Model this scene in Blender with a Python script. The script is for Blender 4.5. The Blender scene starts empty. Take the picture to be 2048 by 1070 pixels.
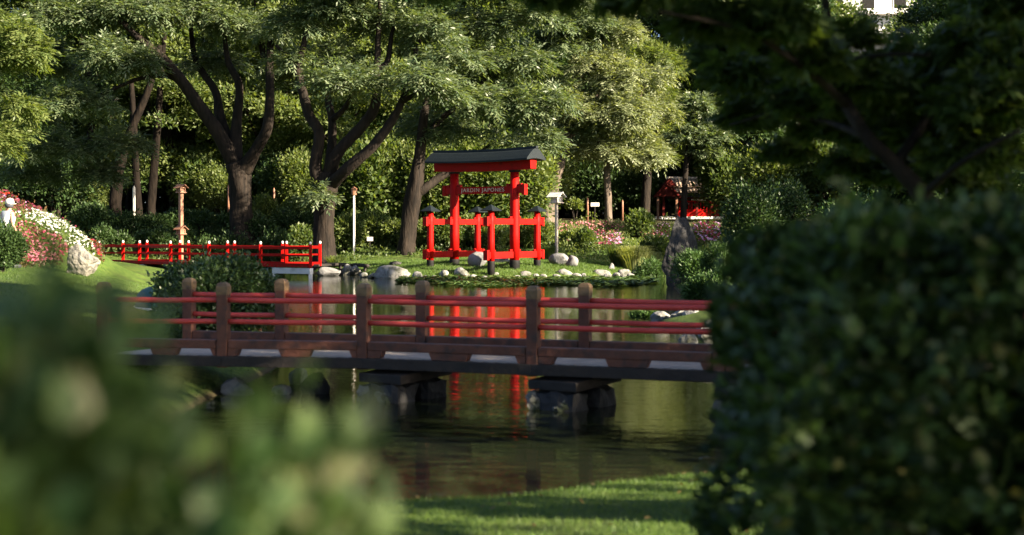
import bpy, bmesh, math, random
import numpy as np
from mathutils import Vector, Matrix, noise as mnoise

# ------------------------------------------------------------------ camera
F, Y0, H = 2048 * 50 / 36, 460.0, 2.0            # focal length in photo pixels, horizon row, eye height over water
scene = bpy.context.scene
COL = scene.collection
cam = bpy.data.objects.new('camera', bpy.data.cameras.new('camera')); COL.objects.link(cam)
cam.location = (0, 0, H); cam.rotation_euler = (math.pi / 2, 0, 0)
cam.data.lens = 50; cam.data.sensor_width = 36; cam.data.shift_y = -(535 - Y0) / 2048
cam.data.clip_start = 0.05; cam.data.clip_end = 3000
cam.data.dof.use_dof = True; cam.data.dof.focus_distance = 62; cam.data.dof.aperture_fstop = 2.0
scene.camera = cam
# ------------------------------------------------------------------ light
SUN = Vector((0.83, -0.42, 0.41)).normalized()
el, az = math.asin(SUN.z), math.atan2(SUN.x, SUN.y)
w = bpy.data.worlds.new('World'); scene.world = w; w.use_nodes = True
nt = w.node_tree; bg = nt.nodes['Background']
sky = nt.nodes.new('ShaderNodeTexSky'); sky.sky_type = 'NISHITA'; sky.sun_disc = False
sky.air_density = 0.6; sky.dust_density = 1.6; sky.sun_elevation = el; sky.sun_rotation = az
nt.links.new(sky.outputs[0], bg.inputs[0]); bg.inputs[1].default_value = 0.05
sun = bpy.data.objects.new('sun', bpy.data.lights.new('sun', 'SUN')); COL.objects.link(sun)
sun.data.energy = 5.0; sun.data.angle = math.radians(0.5); sun.data.color = (1, 0.84, 0.62)
sun.rotation_euler = (-SUN).to_track_quat('-Z', 'Y').to_euler()
sun.location = (30, -10, 30)
vs = scene.view_settings
vs.view_transform = 'Standard'; vs.look = 'None'; vs.gamma = 1; vs.use_curve_mapping = False; vs.exposure = 2.35
cy = scene.cycles
cy.use_denoising = True; cy.max_bounces = 6; cy.diffuse_bounces = 1; cy.glossy_bounces = 3
cy.transmission_bounces = 3; cy.sample_clamp_indirect = 4; cy.caustics_reflective = False; cy.caustics_refractive = False

R = np.random.default_rng(7); random.seed(7)

# ------------------------------------------------------------------ helpers
def P(px, py, Y): return Vector(((px - 1024) / F * Y, Y, H - (py - Y0) / F * Y))

def nodes(name):
    m = bpy.data.materials.new(name); m.use_nodes = True
    t = m.node_tree; return m, t, t.nodes['Principled BSDF'], t.nodes['Material Output']

def mat(name, c1, c2=None, scale=6, rough=.6, bump=0.0, bscale=None, stretch=(1, 1, 1), spec=.5, detail=6, metal=0, c3=None, c3s=1.3, c3t=(.5, .68)):
    m, t, b, o = nodes(name); N, L = t.nodes, t.links
    b.inputs['Roughness'].default_value = rough; b.inputs['Specular IOR Level'].default_value = spec
    b.inputs['Metallic'].default_value = metal
    tc = N.new('ShaderNodeTexCoord'); mp = N.new('ShaderNodeMapping'); mp.inputs['Scale'].default_value = stretch
    L.new(tc.outputs['Object'], mp.inputs[0])
    n = N.new('ShaderNodeTexNoise'); n.inputs['Scale'].default_value = scale; n.inputs['Detail'].default_value = detail
    L.new(mp.outputs[0], n.inputs[0])
    r = N.new('ShaderNodeValToRGB'); r.color_ramp.elements[0].position = .32; r.color_ramp.elements[1].position = .68
    r.color_ramp.elements[0].color = (*c1, 1); r.color_ramp.elements[1].color = (*(c2 or c1), 1)
    L.new(n.outputs[0], r.inputs[0]); col = r.outputs[0]
    if c3:
        n3 = N.new('ShaderNodeTexNoise'); n3.inputs['Scale'].default_value = c3s; n3.inputs['Detail'].default_value = 8
        L.new(tc.outputs['Object'], n3.inputs[0])
        mr = N.new('ShaderNodeMapRange'); mr.inputs[1].default_value, mr.inputs[2].default_value = c3t
        L.new(n3.outputs[0], mr.inputs[0])
        mx = N.new('ShaderNodeMix'); mx.data_type = 'RGBA'; L.new(mr.outputs[0], mx.inputs[0])
        L.new(col, mx.inputs[6]); mx.inputs[7].default_value = (*c3, 1); col = mx.outputs[2]
    L.new(col, b.inputs['Base Color'])
    if bump:
        n2 = N.new('ShaderNodeTexNoise'); n2.inputs['Scale'].default_value = bscale or scale * 3; n2.inputs['Detail'].default_value = 8
        L.new(mp.outputs[0], n2.inputs[0])
        bp = N.new('ShaderNodeBump'); bp.inputs['Strength'].default_value = bump; bp.inputs['Distance'].default_value = .05
        L.new(n2.outputs[0], bp.inputs['Height']); L.new(bp.outputs[0], b.inputs['Normal'])
    return m

def leafmat(name, ca, cb, trans=.3, rough=.45, spec=.5, cc=None, ccp=.93):
    """leaf: each leaf its own tone between ca and cb, thin and translucent; a few leaves of colour cc"""
    m, t, b, o = nodes(name); N, L = t.nodes, t.links
    g = N.new('ShaderNodeNewGeometry')
    r = N.new('ShaderNodeValToRGB'); r.color_ramp.elements[0].color = (*ca, 1); r.color_ramp.elements[1].color = (*cb, 1)
    if cc:
        e = r.color_ramp.elements; e[1].position = ccp - .02
        x = e.new(ccp); x.color = (*cc, 1)
    L.new(g.outputs['Random Per Island'], r.inputs[0])
    L.new(r.outputs[0], b.inputs['Base Color'])
    b.inputs['Roughness'].default_value = rough; b.inputs['Specular IOR Level'].default_value = spec
    tr = N.new('ShaderNodeBsdfTranslucent'); mu = N.new('ShaderNodeMix'); mu.data_type = 'RGBA'; mu.blend_type = 'MULTIPLY'
    mu.inputs[0].default_value = 1; mu.inputs[7].default_value = (1.5, 1.5, .55, 1)
    L.new(r.outputs[0], mu.inputs[6]); L.new(mu.outputs[2], tr.inputs[0])
    ms = N.new('ShaderNodeMixShader'); ms.inputs[0].default_value = trans
    L.new(b.outputs[0], ms.inputs[1]); L.new(tr.outputs[0], ms.inputs[2]); L.new(ms.outputs[0], o.inputs[0])
    return m

def tag(o, label=None, cat=None, group=None, kind=None):
    if label: o['label'] = label
    if cat: o['category'] = cat
    if group: o['group'] = group
    if kind: o['kind'] = kind
    return o

def thing(name, label, cat, loc=(0, 0, 0), rz=0, group=None):
    o = bpy.data.objects.new(name, None); COL.objects.link(o); o.empty_display_size = .2
    o.location = loc; o.rotation_euler = (0, 0, rz)
    return tag(o, label, cat, group)

def obj(name, me, m, parent=None, smooth=False):
    o = bpy.data.objects.new(name, me); COL.objects.link(o)
    if m is not None and not len(me.materials): me.materials.append(m)
    if parent is not None: o.parent = parent
    if smooth: me.polygons.foreach_set('use_smooth', np.ones(len(me.polygons), bool))
    return o

def copy_tree(o, parent=None):
    c = o.copy(); COL.objects.link(c); c.parent = parent
    for ch in o.children: copy_tree(ch, c)
    return c

def npmesh(name, v, f):
    """mesh from (n,3) vertices and (m,k) faces"""
    v = np.ascontiguousarray(v, np.float32); f = np.ascontiguousarray(f, np.int32); k = f.shape[1]
    me = bpy.data.meshes.new(name)
    me.vertices.add(len(v)); me.vertices.foreach_set('co', v.ravel())
    me.loops.add(f.size); me.loops.foreach_set('vertex_index', f.ravel())
    me.polygons.add(len(f)); me.polygons.foreach_set('loop_start', np.arange(0, f.size, k, dtype=np.int32))
    me.update(calc_edges=True); return me

def bmesh_to(name, bm):
    me = bpy.data.meshes.new(name); bm.normal_update(); bm.to_mesh(me); bm.free(); return me

def bxadd(bm, c, s, M=None, bev=0.0):
    """box with centre c and full size s, M an extra matrix"""
    r = bmesh.ops.create_cube(bm, size=1)['verts']
    T = Matrix.Translation(c) @ Matrix.Diagonal((*s, 1))
    bmesh.ops.transform(bm, matrix=(M @ T) if M is not None else T, verts=r)
    if bev:
        es = list({e for v in r for e in v.link_edges})
        bmesh.ops.bevel(bm, geom=es, offset=bev, segments=2, affect='EDGES', profile=.6)
    return r

def box(c, s, bev=.01, M=None):
    bm = bmesh.new(); bxadd(bm, c, s, M, bev); return bmesh_to('box', bm)

def rough_box(c, s, amp, seed, M=None):
    bm = bmesh.new(); bxadd(bm, (0, 0, 0), (1, 1, 1)); bmesh.ops.subdivide_edges(bm, edges=bm.edges, cuts=5, use_grid_fill=True)
    o = Vector((seed * 3.1, seed * 1.7, 0))
    for v in bm.verts:
        q = Vector((v.co.x * s[0], v.co.y * s[1], v.co.z * s[2])); n = v.co.normalized()
        k = (abs(v.co.x) > .45) + (abs(v.co.y) > .45) + (abs(v.co.z) > .45)
        v.co = q + n * (amp * mnoise.fractal(q * 5 + o, 1, 2, 4) - (.03 if k > 1 else 0)) + Vector(c)
    return bmesh_to('stone', bm)

def beam(a, b, w_, h_, bev=.01, up=Vector((0, 0, 1)), ext=0):
    """beam from a to b, width w_ sideways and height h_"""
    a, b = Vector(a), Vector(b); d = (b - a); ln = d.length; d.normalize()
    s = d.cross(up).normalized(); u = s.cross(d)
    M = Matrix((( d.x, s.x, u.x, 0), (d.y, s.y, u.y, 0), (d.z, s.z, u.z, 0), (0, 0, 0, 1)))
    M = Matrix.Translation((a + b) / 2) @ M
    return box((0, 0, 0), (ln + 2 * ext, w_, h_), bev, M)

def catmull(pts, n=6):
    pts = [np.array(p, float) for p in pts]
    q = [2 * pts[0] - pts[1]] + pts + [2 * pts[-1] - pts[-2]]; out = []
    for i in range(1, len(q) - 2):
        for t in np.linspace(0, 1, n, endpoint=False):
            a, b, c, d = q[i - 1:i + 3]
            out.append(.5 * ((2 * b) + (-a + c) * t + (2 * a - 5 * b + 4 * c - d) * t * t + (-a + 3 * b - 3 * c + d) * t ** 3))
    out.append(pts[-1]); return out

def tube(pts, sides=10, rough=0.0, n=5, cap=True, seed=0):
    """pts: (x,y,z,r) control points; a smooth tapering tube"""
    c = catmull(pts, n) if n > 1 else [np.array(p, float) for p in pts]
    v, f = [], []; up = np.array((0.13, 0.31, .94)); rr = np.random.default_rng(seed)
    prev = None
    for i, p in enumerate(c):
        d = (c[min(i + 1, len(c) - 1)] - c[max(i - 1, 0)])[:3]; d /= np.linalg.norm(d) + 1e-9
        if prev is None:
            s = np.cross(d, up if abs(d @ up) < .95 else np.array((1., 0, 0)))
        else: s = prev - d * (prev @ d)
        s /= np.linalg.norm(s); prev = s; u = np.cross(d, s)
        for k in range(sides):
            a = 2 * math.pi * k / sides
            r = p[3] * (1 + rough * (rr.random() - .5) + rough * .8 * math.sin(3 * a + i * .35))
            v.append(p[:3] + (s * math.cos(a) + u * math.sin(a)) * r)
    m = len(c)
    for i in range(m - 1):
        for k in range(sides):
            a = i * sides + k; b = i * sides + (k + 1) % sides
            f.append((a, b, b + sides, a + sides))
    me = bpy.data.meshes.new('tube')
    fs = [tuple(x) for x in f]
    if cap: fs += [tuple(range(sides))[::-1], tuple(range((m - 1) * sides, m * sides))]
    me.from_pydata([tuple(x) for x in v], [], fs); me.update()
    me.polygons.foreach_set('use_smooth', np.ones(len(me.polygons), bool)); return me

def lathe(prof, seg=16, square=False):
    """profile [(r,z)...] turned about z; square: four sides"""
    seg = 4 if square else seg; off = math.pi / 4 if square else 0; k = math.sqrt(2) if square else 1
    v, f = [], []
    for r, z in prof:
        for i in range(seg):
            a = 2 * math.pi * i / seg + off; v.append((r * k * math.cos(a), r * k * math.sin(a), z))
    for j in range(len(prof) - 1):
        for i in range(seg):
            f.append((j * seg + i, j * seg + (i + 1) % seg, (j + 1) * seg + (i + 1) % seg, (j + 1) * seg + i))
    f.append(tuple(range(seg))[::-1]); f.append(tuple(range((len(prof) - 1) * seg, len(prof) * seg)))
    me = bpy.data.meshes.new('lathe'); me.from_pydata(v, [], f); me.update(); return me

def moved(me, loc=(0, 0, 0), rz=0, sc=(1, 1, 1)):
    me.transform(Matrix.Translation(loc) @ Matrix.Rotation(rz, 4, 'Z') @ Matrix.Diagonal((*sc, 1))); return me

def join(meshes):
    bm = bmesh.new()
    for me in meshes: bm.from_mesh(me)
    return bmesh_to('joined', bm)

def unit(v): return v / (np.linalg.norm(v, axis=-1, keepdims=True) + 1e-9)

# ---- leaves (numpy)
def leaf_quads(c, d, nrm, ln, wd):
    """diamond leaves: base c, direction d, normal nrm"""
    s = unit(np.cross(d, nrm)); ln = np.asarray(ln).reshape(-1, 1); wd = np.asarray(wd).reshape(-1, 1)
    v = np.stack([c, c + d * ln * .42 + s * wd * .5, c + d * ln, c + d * ln * .42 - s * wd * .5], 1).reshape(-1, 3)
    f = np.arange(len(v)).reshape(-1, 4); return v, f

def leaf_folded(c, d, nrm, ln, wd):
    """broad leaf of two blades folded along the midrib, with a drooping tip: 4 quads"""
    s = unit(np.cross(d, nrm)); n = unit(np.cross(s, d)); ln = np.asarray(ln).reshape(-1, 1); wd = np.asarray(wd).reshape(-1, 1)
    b = c; m1 = c + d * ln * .3; m2 = c + d * ln * .7 - n * ln * .05; tip = c + d * ln - n * ln * .16
    up = n * wd * .16
    l1 = m1 + s * wd * .5 + up; r1 = m1 - s * wd * .5 + up; l2 = m2 + s * wd * .36 + up; r2 = m2 - s * wd * .36 + up
    v = np.stack([b, m1, m2, tip, l1, r1, l2, r2], 1).reshape(-1, 3)
    i = (np.arange(len(c)) * 8)[:, None]
    f = np.concatenate([i + np.array(q) for q in ((0, 1, 4, 4), (0, 5, 5, 1), (1, 2, 6, 4), (1, 5, 7, 2), (2, 3, 6, 6), (2, 7, 7, 3))], 0)
    return v, f

def tri_fix(v, f):
    """quads with a doubled corner become triangles: split everything into triangles"""
    t = np.concatenate([f[:, [0, 1, 2]], f[:, [0, 2, 3]]], 0)
    ok = (t[:, 0] != t[:, 1]) & (t[:, 1] != t[:, 2]) & (t[:, 0] != t[:, 2])
    return v, t[ok]

def cat(parts):
    vs_, fs_, o = [], [], 0
    for v, f in parts: vs_.append(v); fs_.append(f + o); o += len(v)
    return np.concatenate(vs_), np.concatenate(fs_)

def pad_points(c, r, n, low=-.25, shell=.35, rg=R):
    """points through an ellipsoid pad, thick near its skin; returns points and outward directions"""
    d = unit(rg.normal(size=(n, 3))); d[:, 2] = np.where(d[:, 2] < low, -d[:, 2] * rg.random(n), d[:, 2]); d = unit(d)
    k = 1 - shell * rg.random(n) ** 1.2
    lump = 1 + .16 * np.sin(d[:, 0] * 5 + c[0] * 3) * np.sin(d[:, 1] * 4 + c[1]) + .12 * np.sin(d[:, 2] * 6 + d[:, 0] * 7 + c[2] * 5) + .1 * rg.normal(size=n)
    return np.asarray(c) + d * np.asarray(r) * (k * lump)[:, None], d

def fronds(c, d, L=.5, nl=9, ll=.17, lw=.05, droop=.45, rg=R):
    """feathery compound leaves: a drooping rib with leaflets on both sides"""
    n = len(c); L = L * (0.7 + .6 * rg.random((n, 1)))
    a = unit(d * np.array((1, 1, .55)) + rg.normal(size=(n, 3)) * .35 + np.array((0, 0, -droop * .6)))
    s = unit(np.cross(a, np.array((0, 0, 1.)) + rg.normal(size=(n, 3)) * .25)); out = []
    nrm = np.cross(s, a)
    for k in range(nl):
        t = .15 + .85 * k / (nl - 1); sd = 1 if k % 2 else -1
        b = c + a * L * t + np.array((0, 0, -1)) * (droop * L * t * t * .5)
        if k == nl - 1: sd = 0
        dd = unit(a * (.55 if sd else 1) + s * sd * .8 + np.array((0, 0, -.25)) + rg.normal(size=(n, 3)) * .12)
        nn = unit(nrm + rg.normal(size=(n, 3)) * .35)
        out.append(leaf_quads(b, dd, nn, ll * (.75 + .5 * rg.random(n)) * (1 - .3 * abs(t - .5)), lw * np.ones(n)))
    return cat(out)

def sprigs(c, d, ln, wd, up=.35, rg=R, folded=False):
    n = len(c)
    dd = unit(d + rg.normal(size=(n, 3)) * .6 + np.array((0, 0, up)))
    nn = unit(d * .7 + np.array((0, 0, .8)) + rg.normal(size=(n, 3)) * .45)
    k = .65 + .7 * rg.random(n)
    if folded: return tri_fix(*leaf_folded(c, dd, nn, ln * k, wd * k))
    return leaf_quads(c, dd, nn, ln * k, wd * k)

# ------------------------------------------------------------------ terrain
POND = np.array([(-2.2, 9.6), (-.8, 10.15), (-.1, 10.3), (.5, 10.75), (1.1, 11.1), (1.6, 11.25), (3, 11.8), (4.6, 12.7), (5.4, 14.4), (5.0, 18), (4.3, 24), (3.1, 29.3),
    (3.3, 31), (4.5, 33.3), (4.7, 38), (5.2, 44), (5.7, 50), (6.7, 55), (7.9, 60), (9.0, 66), (9.8, 72), (8.8, 74), (7.6, 70), (6.7, 66.5), (6.0, 64.0), (4.7, 61.6), (2.8, 59.4), (.5, 58.4), (-2, 58.5), (-4, 58.7),
    (-5.3, 59.2), (-6.4, 61.5), (-7, 64.2), (-8.4, 63.6), (-9.3, 66), (-12, 71), (-16, 70), (-14.5, 62), (-12.6, 54), (-10.9, 45), (-7.6, 35), (-4.9, 27.5), (-3.6, 23), (-3.45, 19), (-3.6, 16), (-3.2, 13), (-2.7, 11)])
def catclosed(p, n=5):
    out = []; m = len(p)
    for i in range(m):
        a, b, c, d = p[i - 1], p[i], p[(i + 1) % m], p[(i + 2) % m]
        for t in np.linspace(0, 1, n, endpoint=False):
            out.append(.5 * ((2 * b) + (-a + c) * t + (2 * a - 5 * b + 4 * c - d) * t * t + (-a + 3 * b - 3 * c + d) * t ** 3))
    return np.array(out)
PONDS = catclosed(POND, 4)
def shore(x, y):
    """signed distance to the shoreline, positive on land"""
    x, y = np.asarray(x, float), np.asarray(y, float); best = np.full(x.shape, 1e9); ins = np.zeros(x.shape, bool)
    q = PONDS
    for i in range(len(q)):
        ax, ay = q[i - 1]; bx, by = q[i]; ex, ey = bx - ax, by - ay
        t = np.clip(((x - ax) * ex + (y - ay) * ey) / (ex * ex + ey * ey), 0, 1)
        best = np.minimum(best, (x - ax - t * ex) ** 2 + (y - ay - t * ey) ** 2)
        c = ((ay > y) != (by > y)) & (x < ax + (y - ay) * ex / (ey if ey else 1e-9)); ins ^= c
    return np.sqrt(best) * np.where(ins, -1, 1)
def ss(a, b, v): t = np.clip((v - a) / (b - a), 0, 1); return t * t * (3 - 2 * t)
def ground(x, y):
    x, y = np.asarray(x, float), np.asarray(y, float); s = shore(x, y)
    left = ss(-2, -6, x) * ss(12, 18, y) * (1 - .75 * ss(40, 50, y)) * (1 - ss(54, 62, y)); right = ss(2.5, 4.5, x) * ss(14, 20, y) * (1 - ss(56, 66, y))
    slope = .05 + .25 * left + .2 * right + .12 * ss(50, 58, y); capz = .5 + .95 * left + .55 * right + .2 * ss(50, 58, y)
    sp = np.maximum(s, 0)
    z = .13 * (1 - np.exp(-sp / .18)) + capz * (1 - np.exp(-slope * sp / capz))
    z = z + 1.75 * ss(65, 84, y) + .9 * ss(84, 125, y)
    A = np.interp(-x, (12.4, 12.9, 13.5, 14.9, 16.6, 20, 30), (0, .15, .65, 1.6, 2.3, 2.9, 3.0))
    z = z + A * ss(38.5, 46.5, y) * (1 - .97 * ss(46.8, 53, y))
    z = z + .03 * np.sin(x * 1.7 + y * .6) * np.sin(y * .9 - x * .4) * ss(.3, 2, s)
    return np.where(s < 0, np.maximum(-.6, s * .6 - .02), z)
def gz(x, y): return float(ground(np.array([x]), np.array([y]))[0])

ax = np.unique(np.concatenate([-np.geomspace(28, 900, 22), np.arange(-28, -4, .35), np.arange(-4, 5, .12), np.arange(5, 28, .35), np.geomspace(28, 900, 22)]).round(4))
ay = np.unique(np.concatenate([-np.geomspace(4, 500, 14), np.arange(-4, 7, .4), np.arange(7, 13, .1), np.arange(13, 92, .33), np.geomspace(92, 1500, 26)]).round(4))
gx, gy = np.meshgrid(ax, ay); zz = ground(gx, gy)
nx, ny = len(ax), len(ay); idx = np.arange(nx * ny).reshape(ny, nx)
gf = np.stack([idx[:-1, :-1], idx[:-1, 1:], idx[1:, 1:], idx[1:, :-1]], -1).reshape(-1, 4)

def ground_material():
    m, t, b, o = nodes('lawn'); N, L = t.nodes, t.links
    g = N.new('ShaderNodeNewGeometry')
    def nz(scale, det=6):
        n = N.new('ShaderNodeTexNoise'); n.inputs['Scale'].default_value = scale; n.inputs['Detail'].default_value = det
        L.new(g.outputs['Position'], n.inputs[0]); return n.outputs[0]
    r = N.new('ShaderNodeValToRGB'); e = r.color_ramp.elements
    e[0].position = .3; e[0].color = (.034, .078, .014, 1); e[1].position = .7; e[1].color = (.11, .165, .034, 1)
    L.new(nz(7, 10), r.inputs[0])
    r2 = N.new('ShaderNodeValToRGB'); e = r2.color_ramp.elements
    e[0].position = .35; e[0].color = (.75, .8, .7, 1); e[1].position = .7; e[1].color = (1.25, 1.15, .9, 1)
    L.new(nz(.5, 4), r2.inputs[0])
    mu = N.new('ShaderNodeMix'); mu.data_type = 'RGBA'; mu.blend_type = 'MULTIPLY'; mu.inputs[0].default_value = 1
    L.new(r.outputs[0], mu.inputs[6]); L.new(r2.outputs[0], mu.inputs[7])
    # leaf litter and bare soil under the wood and on steep pond edges
    sx = N.new('ShaderNodeSeparateXYZ'); L.new(g.outputs['Position'], sx.inputs[0])
    mr = N.new('ShaderNodeMapRange'); mr.inputs[1].default_value = 74; mr.inputs[2].default_value = 84; L.new(sx.outputs[1], mr.inputs[0])
    ad = N.new('ShaderNodeMath'); ad.operation = 'ADD'; L.new(mr.outputs[0], ad.inputs[0])
    mr2 = N.new('ShaderNodeMapRange'); mr2.inputs[1].default_value = .5; mr2.inputs[2].default_value = .75; mr2.inputs[4].default_value = .6
    L.new(nz(.9, 8), mr2.inputs[0]); L.new(mr2.outputs[0], ad.inputs[1])
    wet = N.new('ShaderNodeMapRange'); wet.inputs[1].default_value = .1; wet.inputs[2].default_value = .02; L.new(sx.outputs[2], wet.inputs[0])
    ad2 = N.new('ShaderNodeMath'); ad2.operation = 'ADD'; ad2.use_clamp = True; L.new(ad.outputs[0], ad2.inputs[0]); L.new(wet.outputs[0], ad2.inputs[1])
    mx = N.new('ShaderNodeMix'); mx.data_type = 'RGBA'; L.new(ad2.outputs[0], mx.inputs[0])
    L.new(mu.outputs[2], mx.inputs[6]); mx.inputs[7].default_value = (.055, .045, .022, 1)
    L.new(mx.outputs[2], b.inputs['Base Color']); b.inputs['Roughness'].default_value = .85; b.inputs['Specular IOR Level'].default_value = .2
    bp = N.new('ShaderNodeBump'); bp.inputs['Strength'].default_value = .9; bp.inputs['Distance'].default_value = .05
    L.new(nz(26, 6), bp.inputs['Height']); L.new(bp.outputs[0], b.inputs['Normal']); return m
gr = obj('ground', npmesh('ground', np.stack([gx, gy, zz], -1).reshape(-1, 3), gf), ground_material(), smooth=True); tag(gr, 'lawn banks and soil around the pond', kind='structure')

def water_material():
    m, t, b, o = nodes('pond_water'); N, L = t.nodes, t.links
    b.inputs['Base Color'].default_value = (.009, .013, .005, 1); b.inputs['Roughness'].default_value = .01; b.inputs['IOR'].default_value = 1.45
    g = N.new('ShaderNodeNewGeometry')
    def nz(scale, st, det=3):
        mp = N.new('ShaderNodeMapping'); mp.inputs['Scale'].default_value = st; L.new(g.outputs['Position'], mp.inputs[0])
        n = N.new('ShaderNodeTexNoise'); n.inputs['Scale'].default_value = scale; n.inputs['Detail'].default_value = det
        L.new(mp.outputs[0], n.inputs[0]); return n.outputs[0]
    a = N.new('ShaderNodeMath'); a.operation = 'MULTIPLY_ADD'; a.inputs[1].default_value = .3
    L.new(nz(16, (.45, 1, 1)), a.inputs[0]); L.new(nz(5.5, (.4, 1, 1)), a.inputs[2])
    # calmer and livelier patches
    pr = N.new('ShaderNodeMapRange'); pr.inputs[1].default_value = .35; pr.inputs[2].default_value = .7; pr.inputs[3].default_value = .5; pr.inputs[4].default_value = 1.5
    L.new(nz(.22, (1, 1, 1)), pr.inputs[0])
    mu = N.new('ShaderNodeMath'); mu.operation = 'MULTIPLY'; L.new(a.outputs[0], mu.inputs[0]); L.new(pr.outputs[0], mu.inputs[1])
    bp = N.new('ShaderNodeBump'); bp.inputs['Strength'].default_value = 1; bp.inputs['Distance'].default_value = .005
    L.new(mu.outputs[0], bp.inputs['Height']); L.new(bp.outputs[0], b.inputs['Normal']); return m
bm = bmesh.new(); bmesh.ops.create_grid(bm, x_segments=8, y_segments=16, size=1)
for v in bm.verts: v.co.x = v.co.x * 16 - 2; v.co.y = 42 + v.co.y * 35
tag(obj('water', bmesh_to('water', bm), water_material()), 'dark still pond water with fine ripples', kind='structure')

# ------------------------------------------------------------------ materials
M = {}
M['red'] = mat('torii_red', (.30, .0028, .0016), (.37, .0045, .0025), 3, .55, .08, 30, spec=.12, c3=(.17, .004, .003), c3s=3, c3t=(.5, .75))
M['pavilion_red_shaded'] = mat('pavilion_shaded_red', (.085, .008, .006), (.14, .014, .010), 4, .6, .1, 20, spec=.2)  # red darkened to stand for the shade on the pavilion
M['rail_red'] = mat('rail_red', (.52, .045, .035), (.62, .07, .052), 5, .45, .05, 30)
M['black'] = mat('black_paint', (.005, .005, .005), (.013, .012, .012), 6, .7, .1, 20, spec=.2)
M['roof_blue'] = mat('roof_dark', (.005, .009, .012), (.011, .017, .021), 7, .6, .25, 24, (1, 4, 4), spec=.25)
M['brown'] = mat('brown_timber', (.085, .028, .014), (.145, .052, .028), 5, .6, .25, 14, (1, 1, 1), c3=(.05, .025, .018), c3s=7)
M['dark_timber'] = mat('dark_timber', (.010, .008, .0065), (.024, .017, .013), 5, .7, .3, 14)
M['raw_timber'] = mat('raw_timber', (.15, .09, .04), (.24, .155, .075), 9, .6, .2, 24, c3=(.10, .06, .035), c3s=12)
M['deck'] = mat('deck_grey', (.36, .31, .26), (.48, .42, .36), 6, .75, .2, 20)
M['plaster'] = mat('white_plaster', (.60, .61, .62), (.70, .70, .69), 4, .7, .15, 18, c3=(.42, .43, .42), c3s=2)
M['white'] = mat('white_paint', (.70, .68, .62), (.78, .76, .70), 6, .5, .05)
M['cream'] = mat('letter_cream', (.55, .40, .27), (.64, .50, .36), 8, .6)
M['lantern_wood'] = mat('lantern_wood', (.20, .095, .055), (.30, .15, .09), 6, .55, .15, 18, (1, 1, .3))
M['pale_wood'] = mat('pale_wood', (.48, .40, .33), (.60, .52, .44), 6, .6, .15, 18, (1, 1, .3))
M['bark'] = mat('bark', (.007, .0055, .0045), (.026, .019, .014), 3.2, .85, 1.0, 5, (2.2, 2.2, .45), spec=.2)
M['bark_shaded'] = mat('shaded_bark', (.005, .004, .0035), (.016, .012, .009), 3.2, .9, 1.0, 5, (2.2, 2.2, .45), spec=.1)  # darker copy of bark, the canopy's shade put into its colour
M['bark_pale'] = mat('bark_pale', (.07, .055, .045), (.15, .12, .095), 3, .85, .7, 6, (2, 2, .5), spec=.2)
M['rock'] = mat('pale_rock', (.15, .148, .145), (.36, .355, .34), 5, .85, .8, 12, c3=(.075, .08, .055), c3s=3, c3t=(.45, .65))
M['rock_dark'] = mat('dark_rock', (.012, .012, .013), (.032, .032, .033), 4, .8, .7, 10, c3=(.085, .08, .075), c3s=2.5, c3t=(.55, .75))
M['rock_mossy'] = mat('mossy_rock', (.10, .10, .09), (.30, .29, .26), 5, .85, .9, 11, c3=(.035, .045, .018), c3s=3.5, c3t=(.42, .6))
M['rock_grey'] = mat('grey_rock', (.11, .115, .12), (.22, .22, .22), 4, .8, .6, 10, c3=(.07, .07, .07), c3s=2)
M['rock_warm'] = mat('limestone', (.13, .125, .11), (.27, .25, .20), 3, .85, .8, 8, c3=(.13, .125, .12), c3s=2.4, c3t=(.45, .65))
M['tile'] = mat('roof_tile', (.28, .21, .16), (.42, .33, .26), 6, .75, .3, 14)
M['teal'] = mat('teal_paint', (.018, .075, .066), (.026, .10, .09), 5, .8, .05)
M['skin'] = mat('skin', (.38, .20, .13), (.44, .24, .16), 5, .55)
M['shirt'] = mat('white_cloth', (.68, .70, .72), (.76, .77, .78), 9, .8, .1)
M['denim'] = mat('dark_cloth', (.03, .035, .05), (.05, .055, .07), 12, .8, .1)
M['strap'] = mat('strap_cloth', (.015, .017, .022), (.02, .022, .03), 12, .7)
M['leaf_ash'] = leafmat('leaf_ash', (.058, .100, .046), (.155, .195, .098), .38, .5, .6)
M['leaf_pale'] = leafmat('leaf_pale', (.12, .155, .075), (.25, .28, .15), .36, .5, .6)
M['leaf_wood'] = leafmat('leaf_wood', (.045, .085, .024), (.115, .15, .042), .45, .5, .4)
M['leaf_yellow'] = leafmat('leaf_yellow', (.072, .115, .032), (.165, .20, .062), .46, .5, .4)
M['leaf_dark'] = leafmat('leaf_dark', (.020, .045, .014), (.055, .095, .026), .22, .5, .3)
M['leaf_hedge'] = leafmat('leaf_hedge', (.010, .024, .007), (.082, .135, .038), .3, .42, .35, (.17, .17, .06), .95)
M['leaf_hedge2'] = leafmat('leaf_clipped', (.026, .060, .020), (.080, .130, .042), .22, .42, .5)
M['leaf_front'] = leafmat('leaf_front', (.034, .080, .024), (.125, .185, .062), .40, .5, .4, (.32, .31, .17), .90)  # a small random share of the leaves is pale
M['leaf_maple'] = leafmat('leaf_maple', (.030, .060, .014), (.085, .125, .030), .42, .5, .4)
M['leaf_pine'] = leafmat('leaf_pine', (.028, .070, .018), (.075, .135, .035), .2, .5, .3)
M['grass'] = leafmat('grass_blade', (.045, .10, .020), (.13, .20, .045), .35, .5, .3)
M['reed'] = leafmat('reed', (.15, .19, .065), (.33, .35, .155), .4, .5, .4)
M['lily'] = leafmat('lily_leaf', (.035, .075, .020), (.09, .14, .04), .15, .4, .5)

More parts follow.
